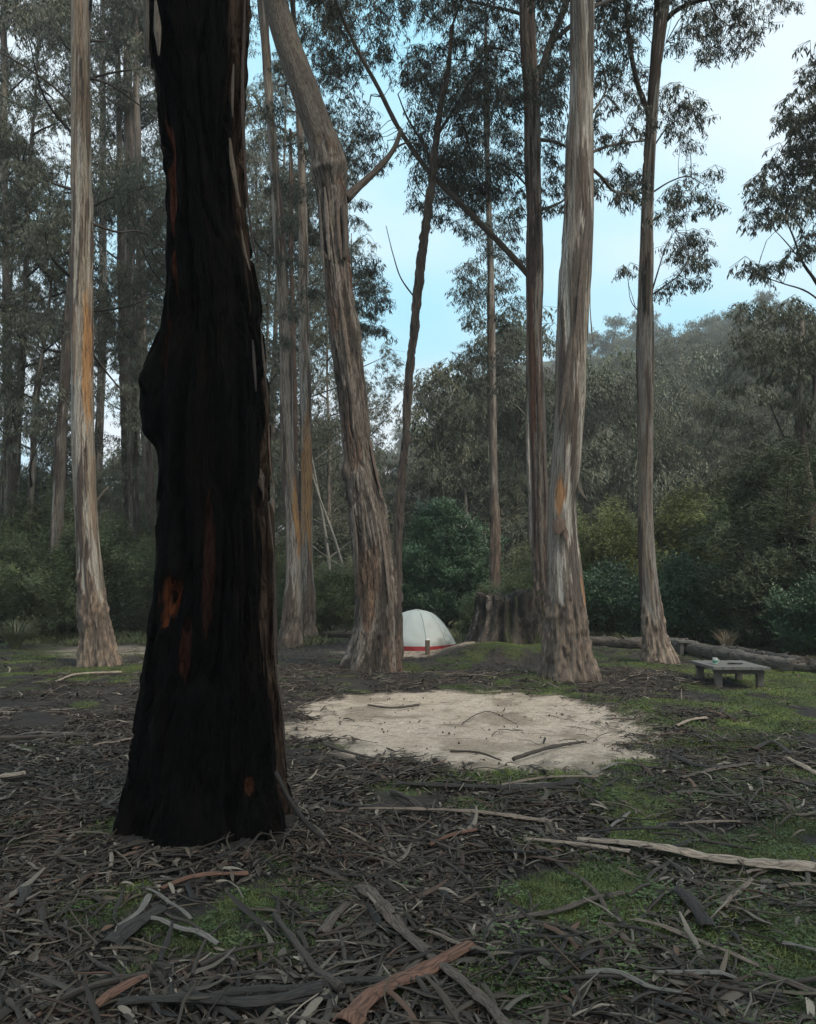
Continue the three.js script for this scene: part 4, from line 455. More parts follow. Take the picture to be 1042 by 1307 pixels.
// two trees that lean into the picture over the right-hand bushes
function edgeTree(label, base, trunk, limbs, clumps, seed, leaf) {
  const t = thing('gum_tree', label, 'tree', null, base), R = RNG(seed), L = limbs.map((l) => shift(l, base)), Tn = shift(trunk, base);
  part('trunk', trunkGeo(Tn, 28, 0.12, gumSurface({ seed, sock: 3, base: [0.16, 0.135, 0.11] })), M.gum, t);
  L.forEach((l, i) => part('limb', tubeGeo(l, 8, 0.12, 0.14, seed + i), M.limbDark, t));
  const C = clumps.map((c) => [c[0] - base[0], c[1], c[2] - base[2], c[3]]);
  twigsTo(t, C, woodPoints([Tn.filter((p) => p[1] > 3), ...L]), R, M.twig, 0.008, 5); crown(t, C, SPRAY[3], leaf, R, { density: 100, scale: 1 });
}
edgeTree('gum tree with dense drooping foliage hanging over the far green bank', [9.4, 0, -17], [[9.4, -0.4, -17, 0.3], [9.35, 3, -17, 0.24], [9.2, 7.6, -17, 0.18], [9.25, 11, -17.2, 0.12], [9.4, 14.5, -17.4, 0.06]], L_EDGE, C_EDGE, 21, M.leafNear);
edgeTree('crooked gum with a strip of dead bark dangling from its side branch', [12.1, 0, -24], [[12.1, -0.4, -24, 0.26], [12.0, 1.5, -24, 0.2], [12.0, 3.1, -24, 0.16], [11.7, 6.5, -24, 0.12], [11.9, 10, -24, 0.06]], L_EDGE2, C_EDGE2, 22, M.leafHill);

// ---------------------------------------------------------------- the stand of tall gums behind, and the wooded slope
function tallGum(seed, H, low, spread, radius, barkOpt, dens = 4.0) {
  const t = new THREE.Group(); t.name = 'forest_gum'; const R = RNG(seed), path = [], kx = (R() - 0.5) * 1.6, kz = (R() - 0.5) * 1.2;
  for (let i = 0; i <= 6; i++) { const q = i / 6; path.push([kx * q * q + (R() - 0.5) * 0.3 * q, -0.4 + (H + 0.4) * q, kz * q * q + (R() - 0.5) * 0.3 * q, radius * (1 - 0.86 * q) * (i ? 1 : 1.25)]); }
  part('trunk', trunkGeo(path, 18, 0.3, gumSurface({ seed, sock: 3, ...barkOpt })), M.gum, t);
  const clumps = [], wood = [path.filter((p) => p[1] > low * 0.8)], s = spline(path), n = Math.round(7 + H * 0.35);
  for (let i = 0; i < n; i++) {
    const q = low / H + (1 - low / H) * Math.pow((i + 0.5 * R()) / n, 0.9), [p] = s(q), a = i * 2.4 + R(), len = spread * (1.15 - 0.75 * q) * (0.6 + 0.7 * R()), up = 0.25 + 0.6 * R();
    const e = [p.x + Math.cos(a) * len, p.y + len * up, p.z + Math.sin(a) * len], m = [p.x + Math.cos(a + 0.25) * len * 0.5, p.y + len * up * 0.35, p.z + Math.sin(a + 0.25) * len * 0.5];
    const limb = [[p.x, p.y, p.z, 0.09 * radius / 0.3], [...m, 0.05 * radius / 0.3], [...e, 0.018]]; wood.push(limb); part('limb', tubeGeo(limb, 5, 0.5, 0.1, seed + i), M.limbDark, t);
    for (let k = 0; k < 4; k++) { const w = 0.45 + 0.65 * R(), r = 0.6 + 0.55 * R(); clumps.push([p.x + (e[0] - p.x) * w + (R() - 0.5) * 1.8, p.y + (e[1] - p.y) * w + (R() - 0.6) * 1.6, p.z + (e[2] - p.z) * w + (R() - 0.5) * 1.8, r]); }
  }
  twigsTo(t, clumps, woodPoints(wood), R, M.twig, 0.016, 3);
  crown(t, clumps, CLUSTER[seed % 4], M.leaf, R, { density: dens, scale: 1.35, flat: 0.85 });
  return t;
}
function hillGum(seed, H, rx, leaf, barkOpt = {}) {
  const t = new THREE.Group(); t.name = 'slope_gum'; const R = RNG(seed), path = [], kx = (R() - 0.5) * 2.4;
  for (let i = 0; i <= 4; i++) { const q = i / 4; path.push([kx * q * q, -0.6 + (H * 0.86 + 0.6) * q, (R() - 0.5) * 0.5 * q, H * 0.017 * (1 - 0.8 * q)]); }
  part('trunk', trunkGeo(path, 10, 0.8, gumSurface({ seed, sock: 0, lump: 0.03, base: [0.26, 0.235, 0.205], ...barkOpt })), M.gum, t);
  const clumps = [], s = spline(path), n = 9;
  for (let i = 0; i < n; i++) {
    const q = 0.35 + 0.62 * (i / n), [p] = s(q), a = i * 2.4 + R(), len = rx * (0.55 + 0.5 * R()) * (1.1 - 0.45 * q), e = [p.x + Math.cos(a) * len, p.y + len * (0.5 + 0.5 * R()), p.z + Math.sin(a) * len];
    part('limb', tubeGeo([[p.x, p.y, p.z, H * 0.007], [p.x + (e[0] - p.x) * 0.5, p.y + (e[1] - p.y) * 0.35, p.z + (e[2] - p.z) * 0.5, H * 0.005], [...e, H * 0.0015]], 5, 0.8, 0.1, seed + i), M.limb, t);
    for (let k = 0; k < 4; k++) clumps.push([e[0] + (R() - 0.5) * rx * 0.8, e[1] + (R() - 0.35) * H * 0.12, e[2] + (R() - 0.5) * rx * 0.8, H * (0.05 + 0.045 * R())]);
  }
  crown(t, clumps, CLUSTER_FAR[seed % 2], leaf, R, { density: 3, scale: H * 0.13, flat: 0.7, tint: 0.5, hollow: 0.35 });
  return t;
}
const AFTER = RNG(4242);
const PROTO = [tallGum(101, 31, 11, 4.2, 0.25, { base: [0.15, 0.13, 0.11], darkness: 0.1 }), tallGum(102, 27, 8, 4.0, 0.2, { base: [0.13, 0.11, 0.09], darkness: 0.15 }), tallGum(103, 34, 14, 4.4, 0.26, { base: [0.22, 0.195, 0.165] }), tallGum(104, 19, 4.5, 3.4, 0.17, { base: [0.2, 0.18, 0.155] })];
const used = new Map();
function putTree(proto, x, z, turn, scale, label, category, group) {
  const y = gh(x, z) - 0.05, o = used.has(proto) ? proto.clone() : proto;
  if (o === proto) used.set(proto, proto.name);
  o.name = numbered(used.get(proto)); scene.add(o); o.position.set(x, y, z); o.rotation.y = turn; o.scale.setScalar(scale);
  o.userData = { label, category, group }; return o;
}
const TALL_LABEL = ['tall dark gum with a high crown in the dense stand past the scrub', 'slender dark gum with low foliage in the dense stand past the scrub', 'tall pale gum with a long bare trunk in the dense stand past the scrub', 'young leafy gum standing low in the dense stand past the scrub'];
for (const [k, x, z] of [[0, -12.5, -29], [1, -16, -33], [2, -20, -38], [3, -14.5, -31], [1, -9.3, -34], [0, -12, -41], [2, -15.5, -46], [3, -19, -30], [1, -22, -44], [0, -26, -48], [3, -10.5, -39], [2, -7.6, -45], [1, -5.3, -40], [0, -9.6, -52], [3, -6.6, -36], [2, -19, -56], [3, -23, -31], [3, -4.4, -46], [1, -3.6, -54], [3, -16.8, -40], [3, -8.3, -31]]) putTree(PROTO[k], x, z, AFTER() * 6.28, 0.88 + 0.24 * AFTER(), TALL_LABEL[k], 'tree', 'gums in the stand past the scrub, type ' + ['dark', 'slender', 'pale', 'young'][k]);
const HILL = [hillGum(201, 15, 3.8, M.leafHill), hillGum(202, 17, 3.4, M.leafHill), hillGum(203, 13, 4.2, M.leafHill, { base: [0.34, 0.31, 0.28] }), hillGum(204, 18, 4.4, M.leafHill)];
// the stand goes on behind the place the picture is taken from and shades the near litter
for (const [k, x, z] of [[0, -6.5, 4], [2, 4.5, 9], [1, -3, 13], [0, -12, -1], [0, 13, 8], [2, 17, 11], [1, 11, 13], [0, 20, 7], [1, 9, 8.5], [0, 15, 16], [1, 22, 13]]) putTree(PROTO[k], x, z, AFTER() * 6.28, 0.9 + 0.2 * AFTER(), ['tall dark gum with a high crown', 'slender dark gum', 'tall pale gum with a long bare trunk'][k] + ' shading the open leaf litter', 'tree', 'gums over the open litter, ' + ['dark', 'slender', 'pale'][k]);
const HILL_LABEL = ['rounded olive gum tree on the wooded slope', 'narrow olive gum tree on the wooded slope', 'spreading pale-stemmed gum tree on the wooded slope', 'large olive gum tree on the wooded slope'];
{
  const spots = [];
  for (let row = 0; row < 9; row++) { const d = 46 + row * 13 + row * row * 0.6; for (let a = -0.33 + (row % 2) * 0.02; a < 0.62; a += (row < 2 ? 4.4 : 5.2) / d) { const px = a + (AFTER() - 0.5) * 2.2 / d; if (px < 0.02 && (row < 2 || AFTER() < 0.6)) continue; spots.push([d * px, -d + (AFTER() - 0.5) * 6, row]); } }
  for (let i = 0; i < 18; i++) spots.push([-31 + i * 1.65 + AFTER(), -50 - AFTER() * 14, -1]);
  for (const [x, z, row] of spots) { const k = Math.floor(AFTER() * 4); putTree(HILL[k], x, z, AFTER() * 6.28, (0.72 + 0.45 * AFTER()) * (row < 0 ? 0.62 : row === 0 ? 0.8 : 1), HILL_LABEL[k], 'tree', 'gums on the wooded slope, ' + ['rounded', 'narrow', 'spreading', 'large'][k]); }
  console.log('slope trees', spots.length);
}
// ---------------------------------------------------------------- bushes, ferns, tussocks
function bushGroup(name, seed, rx, ry, rz, spray, mat, { n = 26, density = 70, scale = 1, stems = 6, lift = 0.1, tint = 0.7, low = -0.65 } = {}) {
  const t = new THREE.Group(); t.name = name; const R = RNG(seed), clumps = [];
  for (let i = 0; i < n; i++) { const a = R() * 6.283, e = Math.asin(clamp(low + (1 - low) * R(), -1, 1)), q = 0.6 + 0.4 * R(); const r = (0.2 + 0.14 * R()) * Math.min(rx, ry); clumps.push([Math.cos(a) * Math.cos(e) * rx * q, lift + ry * 0.42 + Math.sin(e) * ry * 0.6 * q, Math.sin(a) * Math.cos(e) * rz * q, r]); }
  for (let i = 0; i < stems; i++) { const c = clumps[i % n], b = [(R() - 0.5) * 0.3 * rx, -0.15, (R() - 0.5) * 0.3 * rz]; part('stem', tubeGeo([[...b, 0.01 * ry], [b[0] + (c[0] - b[0]) * 0.4 + (R() - 0.5) * 0.2, c[1] * 0.5, b[2] + (c[2] - b[2]) * 0.4, 0.007 * ry], [c[0], c[1], c[2], 0.003 * ry]], 5, 0.3, 0.12, seed + i), M.limbDark, t); }
  crown(t, clumps, spray, mat, R, { density, scale, flat: 0.85, tint, tilt: 1.2, hollow: 0.4 });
  return t;
}
function putBush(g, x, z, label, category, group, turn = 0, scale = 1) { g.position.set(x, gh(x, z), z); g.rotation.y = turn; if (scale !== 1) g.scale.setScalar(scale); g.name = numbered(g.name); scene.add(g); return tag(g, label, category, group); }
const BIGBUSH = bushGroup('dark_bush', 301, 2.15, 4.3, 1.8, CLUSTER_BUSH[0], M.leafDark, { n: 110, density: 24, scale: 1.1, stems: 8 });
putBush(BIGBUSH, 1.55, -33, 'large dense dark green bush behind the tent', 'bush');
const WATTLE = bushGroup('wattle_bush', 302, 1.7, 4.2, 1.5, CLUSTER_WATTLE[0], M.leafWattle, { n: 90, density: 17, scale: 1.2, stems: 7 });
putBush(WATTLE, 7.5, -31, 'feathery olive wattle between the big streaked gum and the slim gum', 'bush');
{ const b = putBush(WATTLE.clone(), 11.0, -31.5, 'feathery olive wattle behind the fallen log', 'bush', null, 2, 1.12); b.name = 'wattle_bush_001'; counts.wattle_bush = 1; }
const DOME = bushGroup('round_bush', 303, 1.2, 2.2, 1.1, CLUSTER_BUSH[1], M.leafDark, { n: 70, density: 32, scale: 0.85 });
putBush(DOME, 6.55, -26.5, 'round dark bush behind the thin log at the clearing edge', 'bush');
function again(proto, x, z, label, category, turn, scale, group) { const c = proto.clone(); c.name = proto.name.replace(/_\d{3}$/, ''); c.scale.set(1, 1, 1); return putBush(c, x, z, label, category, group, turn, scale); }
again(DOME, 8.9, -25.5, 'round dark green bush right behind the long fallen log', 'bush', 2, 1.12);
const SCREEN = bushGroup('tall_shrub', 304, 1.9, 5.4, 1.4, CLUSTER_WATTLE[1], std({ color: lin(0.07, 0.095, 0.05), roughness: 0.7 }), { n: 80, density: 11, scale: 1.1, stems: 16, low: -0.75 });
putBush(SCREEN, 10.4, -23, 'tall loose dark shrub with thin bare stems past the cut logs', 'bush');
for (const [x, z, s, l] of [[10.2, -20.6, 0.8, 'low dark bush behind the cut log ends'], [11.6, -21.4, 0.95, 'low dark bush under the tall loose shrubs'], [9.9, -24.4, 1.0, 'dark bush filling the gap behind the dry grass tuft']]) again(DOME, x, z, l, 'bush', x, s);
again(SCREEN, 12.6, -24.5, 'tall loose dark shrub overhanging the grassy lawn', 'bush', 2.1, 1.1);
again(SCREEN, 14.5, -28, 'tall loose dark shrub under the crooked gum', 'bush', 4.0, 1.2);
const FERN = bushGroup('ferny_shrub', 305, 1.8, 3.0, 1.5, CLUSTER_WATTLE[0], M.leafFern, { n: 80, density: 17, scale: 1.0, stems: 5 });
const scrub = 'feathery green shrub in the scrub past the grass tussock';
let first = true;
for (const [x, z, s] of [[-14.6, -27, 1.15], [-12.6, -26, 0.95], [-16.5, -29, 1.4], [-11.3, -29.5, 1.15], [-13.6, -31.5, 1.5], [-9.8, -31.5, 0.95], [-8.3, -33.5, 1.0], [-18.5, -33, 1.6], [-10.6, -36, 1.3], [-7.2, -38, 1.1]]) { const a = AFTER() * 6.28; if (first) putBush(FERN, x, z, scrub, 'shrub', 'feathery scrub past the tussock', a, s); else again(FERN, x, z, scrub, 'shrub', a, s, 'feathery scrub past the tussock'); first = false; }
for (const [x, z, s, l] of [[-3.9, -27.5, 0.55, 'small feathery shrub beside the close pair of gums'], [-2.6, -29, 0.7, 'feathery shrub between the close pair and the leaning stringybark'], [3.6, -24.2, 0.62, 'feathery shrub growing right behind the old stump'], [2.5, -25, 0.5, 'small feathery shrub over the shoulder of the stump'], [4.8, -33, 0.9, 'feathery shrub behind the forked gum'], [-5.0, -37, 0.9, 'feathery shrub in the gap past the blackened trunk'], [11.4, -20.4, 0.26, 'tiny bright green shrub at the end of the logs'], [-1, -40, 1.1, 'feathery shrub deep behind the leaning stringybark']]) again(FERN, x, z, l, 'shrub', AFTER() * 6.28, s);
// the far undergrowth between bushes and slope
{
  const lab = 'low olive thicket at the foot of the wooded slope', gr = 'thickets at the foot of the slope';
  const TH = bushGroup('thicket', 306, 2.6, 3.4, 2, CLUSTER_WATTLE[1], M.leafHill, { n: 60, density: 7, scale: 1.6, stems: 4 }); let f = true;
  for (let i = 0; i < 34; i++) { const x = -26 + i * 1.9 + AFTER() * 1.5, z = -39 - AFTER() * 10; const a = AFTER() * 6, s = 0.8 + 0.7 * AFTER(); if (f) putBush(TH, x, z, lab, 'shrub', gr, a, s); else again(TH, x, z, lab, 'shrub', a, s, gr); f = false; }
}
function tussock(seed, blades, h, spread, mat, arch = 0.9) {
  const R = RNG(seed), P = [], I = [];
  for (let i = 0; i < blades; i++) {
    const a = R() * 6.283, L = h * (0.6 + 0.5 * R()), out = spread * (0.3 + 0.8 * R()), w = 0.006 + 0.006 * R(), b = V(Math.cos(a) * 0.12 * R(), -0.02, Math.sin(a) * 0.12 * R()), sd = V(-Math.sin(a), 0, Math.cos(a)), n = 6, q = P.length / 3;
    for (let k = 0; k <= n; k++) { const t = k / n, y = L * (t - arch * 0.55 * t * t * t) , o = out * t * (0.4 + 0.6 * t), ww = w * (1 - t * 0.9); for (const s of [-1, 1]) P.push(b.x + Math.cos(a) * o + sd.x * ww * s, b.y + y, b.z + Math.sin(a) * o + sd.z * ww * s); }
    for (let k = 0; k < n; k++) { const j = q + k * 2; I.push(j, j + 1, j + 2, j + 1, j + 3, j + 2); }
  }
  const t = new THREE.Group(); t.name = 'tussock'; part('foliage', geoOf(P, I), mat, t).userData.kind = 'stuff'; return t;
}
const TUSS = std({ color: lin(0.1, 0.11, 0.06), roughness: 0.6 });
putBush(tussock(401, 320, 1.35, 1.1, TUSS), -10.75, -22.6, 'big arching strap-leaved tussock at the edge of the scrub', 'tussock');
putBush(tussock(402, 200, 0.95, 0.8, TUSS), -12.6, -25, 'smaller arching tussock at the foot of the feathery scrub', 'tussock');
putBush(tussock(403, 130, 0.8, 0.45, std({ color: lin(0.2, 0.165, 0.12) }), 0.5), 8.35, -21.6, 'dry straw-coloured grass tuft behind the long log', 'tussock');
// dead saplings
for (const [pts, l] of [[[[-15.2, -0.2, -36, 0.1], [-15.3, 3, -36, 0.09], [-15.6, 6, -36.2, 0.07], [-16.1, 9.5, -36.4, 0.05]], 'thin bleached dead sapling in the feathery scrub'], [[[-3.3, -0.2, -36, 0.09], [-3.5, 3, -36, 0.075], [-4.0, 6, -36, 0.06], [-4.6, 9, -36, 0.03]], 'thin bleached sapling behind the close pair of gums'], [[[-2.4, -0.2, -34, 0.07], [-2.7, 2.5, -34, 0.06], [-3.9, 6, -34, 0.045], [-4.6, 8.4, -34, 0.02]], 'thin bleached sapling leaning over the ferny gap'], [[[6.1, -0.2, -41, 0.16], [6.2, 5, -41, 0.13], [6.1, 10, -41, 0.1], [6.5, 14, -41, 0.05]], 'pale slender trunk between the forked gum and the thin leafy gum'], [[[10.1, 0, -46, 0.22], [9.9, 4, -46, 0.19], [9.2, 7, -46, 0.13], [8.6, 10, -46, 0.06]], 'pale twisted trunk behind the feathery wattles']]) {
  const t = thing('bleached_sapling', l, 'sapling', null, [pts[0][0], gh(pts[0][0], pts[0][2]), pts[0][2]]), q = shift(pts, [pts[0][0], 0, pts[0][2]]); part('trunk', tubeGeo(q, 8, 0.2, 0.15, 5), M.pale, t);
  const R = RNG(Math.round(pts[0][0] * 100 + 9000)); for (let i = 0; i < 5; i++) { const k = 1 + (i % 2), p = q[k], a = R() * 6.28, L = 0.8 + R(); part('branch', tubeGeo([[p[0], p[1] + i * 0.35, p[2], 0.03], [p[0] + Math.cos(a) * L * 0.5, p[1] + i * 0.35 + 0.2 + 0.4 * R(), p[2] + Math.sin(a) * L * 0.5, 0.02], [p[0] + Math.cos(a) * L, p[1] + i * 0.35 + 0.5 + 0.8 * R(), p[2] + Math.sin(a) * L, 0.006]], 5, 0.2, 0.1, i), M.pale, t); }
}
// ---------------------------------------------------------------- dome tent
{
  const t = thing('dome_tent', 'small white dome tent with red base strip behind the leaning stringybark', 'tent', null, [0.24, gh(0.24, -22) + 0.0, -22]); t.rotation.y = 0.16;
  const corner = [[0.1, 1.05], [1.12, 0], [-0.05, -1.05], [-1.12, 0]], H = 1.06;
  const arch = (k, q) => { const r = Math.pow(Math.max(0, 1 - q), 1 / 2.3), y = H * q; return V(corner[k][0] * r, y, corner[k][1] * r); };
  const panel = (k, y0, y1, out) => {
    const n = 22, m = 22, P = [], I = [], uv = [];
    for (let j = 0; j <= n; j++) { const q = y0 + (y1 - y0) * j / n, A = arch(k, q), B = arch((k + 1) % 4, q); for (let i = 0; i <= m; i++) { const s = i / m, p = A.clone().lerp(B, s), c = Math.sin(s * Math.PI), rad = Math.hypot(A.x, A.z) * (1 - s) + Math.hypot(B.x, B.z) * s, cur = Math.hypot(p.x, p.z); const f = 1 + (cur > 1e-5 ? rad / cur - 1 : 0) * 0.62 * sm(0, 0.5, q + 0.18) - 0.02 * c; const w = 0.03 * vn(s * 5 + k * 7, q * 9, k) * c + 0.012 * Math.sin(s * 26 + q * 12) * c * (1 - q); P.push(p.x * f * (1 + out) + w, p.y + 0.004 * vn(s * 8, q * 8, k), p.z * f * (1 + out) + w); uv.push(s, q); } }
    for (let j = 0; j < n; j++) for (let i = 0; i < m; i++) { const a = j * (m + 1) + i; I.push(a, a + 1, a + m + 1, a + 1, a + m + 2, a + m + 1); }
    const g = new THREE.BufferGeometry(); g.setAttribute('position', new THREE.Float32BufferAttribute(P, 3)); g.setAttribute('uv', new THREE.Float32BufferAttribute(uv, 2)); g.setIndex(I); g.computeVertexNormals(); return g;
  };
  const fly = []; for (let k = 0; k < 4; k++) fly.push(part('fly_panel', panel(k, 0.13, 1, 0), M.tentCloth, t));
  for (let k = 0; k < 4; k++) part('base_strip', panel(k, 0, 0.133, 0.012), M.tentRed, t);
  for (let k = 0; k < 4; k++) { const pts = []; for (let i = 0; i <= 12; i++) { const p = arch(k, i / 12); pts.push([p.x * 1.004, p.y + 0.004, p.z * 1.004, 0.011]); } part('pole_sleeve', tubeGeo(pts, 6, 0.08, 0, 1), M.tentSleeve, t); }
  for (let k = 0; k < 4; k++) { const pts = []; for (let i = 0; i <= 10; i++) { const q = 0.14 + 0.8 * i / 10, n = 22, gp = fly[k].geometry.attributes.position, row = Math.round((q - 0.13) / 0.87 * n), a = row * 23 + 11; pts.push([gp.getX(a) * 1.004, gp.getY(a) + 0.003, gp.getZ(a) * 1.004, 0.005]); } part('seam', tubeGeo(pts, 5, 0.08, 0, 1), M.tentSleeve, fly[k]); }
  // door zip on the panel that faces the clearing
  const z = []; for (let i = 0; i <= 10; i++) { const q = 0.1 + 0.72 * i / 10, A = arch(3, q), B = arch(0, q), p = A.lerp(B, 0.75 - 0.45 * Math.abs(i / 10 - 0.1)); z.push([p.x * (1 + 0.12 * q) - 0.005, p.y, p.z * (1 + 0.12 * q) + 0.02, 0.006]); } part('door_zip', tubeGeo(z, 5, 0.08, 0, 1), M.tentSleeve, fly[3]);
  for (const k of [0, 1]) { const c = corner[k], L = Math.hypot(...c), a = [c[0] / L, c[1] / L]; part('peg', tubeGeo([[c[0] + a[0] * 0.1, 0.07, c[1] + a[1] * 0.1, 0.006], [c[0] + a[0] * 0.06, -0.08, c[1] + a[1] * 0.06, 0.005]], 6, 0.05, 0, 1), M.metal, t); }
}
// ---------------------------------------------------------------- marker post
{
  const x = 0.47, z = -19.9, t = thing('marker_post', 'short timber site post with a pale capped top in front of the tent', 'post', null, [x, gh(x, z), z]); t.rotation.y = 0.3;
  const body = new THREE.BoxGeometry(0.09, 0.42, 0.09, 2, 4, 2); body.translate(0, 0.13, 0); part('post', body, std({ color: lin(0.13, 0.1, 0.075), map: T.woodC }), t);
  const cap = new THREE.CylinderGeometry(0.03, 0.062, 0.035, 4); cap.rotateY(Math.PI / 4); cap.translate(0, 0.358, 0); part('cap', cap, std({ color: lin(0.6, 0.6, 0.58), roughness: 0.4 }), t);
}
// ---------------------------------------------------------------- the old stump
{
  const [sx, sz] = STUMP, y0 = gh(sx, sz) - 0.35, t = thing('tree_stump', 'massive rotten burnt stump on a mossy mound', 'stump', null, [sx, y0, sz]), N = 150, n = 60, P = [], C = [], I = [], uv = [];
  const topAt = (th) => 1.55 + 0.1 * Math.cos(th + 0.3) + 0.1 * vn(Math.cos(th) * 3, 1, Math.sin(th) * 3) + 0.09 * vn(Math.cos(th) * 9, 2, Math.sin(th) * 9) + 0.05 * vn(Math.cos(th) * 22, 2, Math.sin(th) * 22) - 0.2 * Math.exp(-(((th - 2.0) / 0.3) ** 2));
  const prof = (q) => 0.84 + 0.34 * Math.pow(1 - q, 2.2);
  const rows = n + 14;
  for (let j = 0; j <= rows; j++) for (let i = 0; i <= N; i++) {
    const th = (i % N) / N * 6.28318, top = topAt(th), inside = j > n, q = inside ? 1 - (j - n) / 14 * 0.42 : j / n, y = q * top, X = Math.cos(th), Z = Math.sin(th);
    const f1 = ridge(vn(X * 4.6 + 0.4 * vn(X, y * 1.4, Z), y * 0.7, Z * 4.6)), f2 = ridge(vn(X * 11, y * 1.7, Z * 11)), n3 = vn(X * 24, y * 6, Z * 24);
    let r = prof(q) + 0.16 * Math.pow(1 - q, 2) * Math.max(0, -X) + 0.26 * (f1 - 0.62) + 0.07 * (f2 - 0.5) + 0.025 * n3; if (inside) r = (r - 0.1) * (1 - 0.6 * (j - n) / 14);
    P.push(X * r, y, Z * r * 0.92); uv.push(i / N * 6, y);
    const a = fbm(X * 6, y * 1.3, Z * 6, 3), b = fbm(X * 3 + 5, y * 1.1, Z * 3, 3);
    let c = mixc([0.03, 0.026, 0.023], [0.095, 0.08, 0.067], sm(-0.1, 0.25, a)); c = mixc(c, [0.22, 0.195, 0.165], sm(0.22, 0.32, b + 0.35 * a)); c = mixc(c, [0.05, 0.06, 0.02], 0.8 * sm(0.15, 0.4, fbm(X * 5, y * 3 + 9, Z * 5, 3) + (q > 0.93 ? 0.12 : 0)));
    C.push(...c);
  }
  for (let j = 0; j < rows; j++) for (let i = 0; i < N; i++) { const a = j * (N + 1) + i; I.push(a, a + N + 1, a + 1, a + 1, a + N + 1, a + N + 2); }
  const g = new THREE.BufferGeometry(); g.setAttribute('position', new THREE.Float32BufferAttribute(P, 3)); g.setAttribute('color', new THREE.Float32BufferAttribute(C, 3)); g.setAttribute('uv', new THREE.Float32BufferAttribute(uv, 2)); g.setIndex(I); g.computeVertexNormals(); part('shell', g, M.fibre, t);
  const core = new THREE.CircleGeometry(0.72, 40); core.rotateX(-HP); core.translate(0, 0.98, 0); part('rotten_core', core, std({ color: lin(0.14, 0.115, 0.095), map: T.woodC }), t);
}
// ---------------------------------------------------------------- low timber table and what lies on it
const TABLE = [5.4, -13.95];
{
  const [x, z] = TABLE, y = gh(x, z), t = thing('low_table', 'low weathered timber table on the mossy lawn', 'table', null, [x, y, z]); t.rotation.y = -0.05;
  for (let k = 0; k < 6; k++) { const g = new THREE.BoxGeometry(0.142, 0.045, 1.3, 3, 1, 12), p = g.attributes.position; for (let i = 0; i < p.count; i++) { p.setY(i, p.getY(i) + 0.004 * vn(p.getZ(i) * 2, k, p.getX(i) * 9)); p.setZ(i, p.getZ(i) + (k % 3) * 0.006); } g.translate(-0.375 + k * 0.15, 0.3, 0); part('plank', g, M.wood, t); }
  for (const s of [-1, 1]) { const g = new THREE.BoxGeometry(0.8, 0.075, 0.075); g.translate(0, 0.239, s * 0.48); part('crossbeam', g, M.woodDark, t); }
  for (const s of [-1, 1]) for (const u of [-1, 1]) { const g = new THREE.BoxGeometry(0.1, 0.3, 0.1); g.translate(s * 0.33, 0.05, u * 0.48); part('leg', g, M.woodDark, t); }
  const cup = thing('camp_mug', 'small green and white camp mug on the low timber table', 'mug', null, [x - 0.26, y + 0.324, z + 0.1]);
  const lathe = new THREE.LatheGeometry([[0.0, 0], [0.034, 0], [0.038, 0.006], [0.04, 0.1], [0.043, 0.103], [0.039, 0.1], [0.036, 0.008], [0, 0.008]].map((p) => new THREE.Vector2(...p)), 24); const mug = part('cup', lathe, std({ color: lin(0.5, 0.55, 0.52), roughness: 0.35 }), cup);
  const band = new THREE.CylinderGeometry(0.0412, 0.0402, 0.045, 24, 1, true); band.translate(0, 0.04, 0); part('band', band, std({ color: lin(0.05, 0.2, 0.14), roughness: 0.5 }), mug);
  const hd = new THREE.TorusGeometry(0.026, 0.005, 8, 16, Math.PI); hd.rotateZ(-HP); hd.translate(0.04, 0.055, 0); part('handle', hd, std({ color: lin(0.5, 0.55, 0.52), roughness: 0.35 }), mug);
  const pts = []; for (let i = 0; i <= 40; i++) { const a = i / 40 * 12.6, r = 0.07 + 0.02 * Math.sin(i); pts.push([Math.cos(a) * r * 1.5 + i * 0.001, 0.006 + 0.008 * i / 40, Math.sin(a) * r, 0.006]); }
  const rope = single('coiled_cord', tubeGeo(pts, 6, 0.03, 0, 1), std({ color: lin(0.02, 0.02, 0.022) }), 'dark coiled cord lying on the low timber table', 'cord'); rope.position.set(x + 0.02, y + 0.326, z + 0.14);
}
{
  const x = 6.95, z = -20.7, t = thing('plank_seat', 'small plank seat on a dark block behind the slim gum', 'seat', null, [x, gh(x, z), z]);
  const p = new THREE.BoxGeometry(0.42, 0.05, 0.3); p.translate(0, 0.33, 0); part('seat_plank', p, M.wood, t);
  for (const s of [-1, 1]) { const b = new THREE.BoxGeometry(0.09, 0.34, 0.22); b.translate(s * 0.12, 0.134, 0); part('leg', b, M.woodDark, t); }
}
// ---------------------------------------------------------------- logs
function log(label, a, b, r0, r1, c, seed) {
  const n = 5, pts = []; for (let i = 0; i <= n; i++) { const q = i / n, x = a[0] + (b[0] - a[0]) * q, z = a[1] + (b[1] - a[1]) * q, r = r0 + (r1 - r0) * q; pts.push([x + 0.08 * vn(q * 3, seed, 1), gh(x, z) + r * 0.82 + 0.03 * vn(q * 3, seed, 7), z, r]); }
  const base = [a[0], 0, a[1]], t = thing('fallen_log', label, 'log', null, base), q = shift(pts, base);
  part('log', tubeGeo(q, 22, 0.12, 0.2, seed), std({ color: lin(...c), map: T.fibreC, bumpMap: T.fibreB, bumpScale: 0.015 }), t);
  const R = RNG(seed); for (let k = 0; k < 3; k++) { const f = 0.2 + 0.3 * k, s = spline(q)(f), d = R() * 3; part('branch_stub', tubeGeo([[s[0].x, s[0].y + s[1] * 0.5, s[0].z, s[1] * 0.35], [s[0].x + Math.cos(d) * 0.15, s[0].y + s[1] * 1.3, s[0].z + Math.sin(d) * 0.15, s[1] * 0.2]], 7, 0.06, 0.2, k), std({ color: lin(...c), map: T.fibreC }), t); }
}
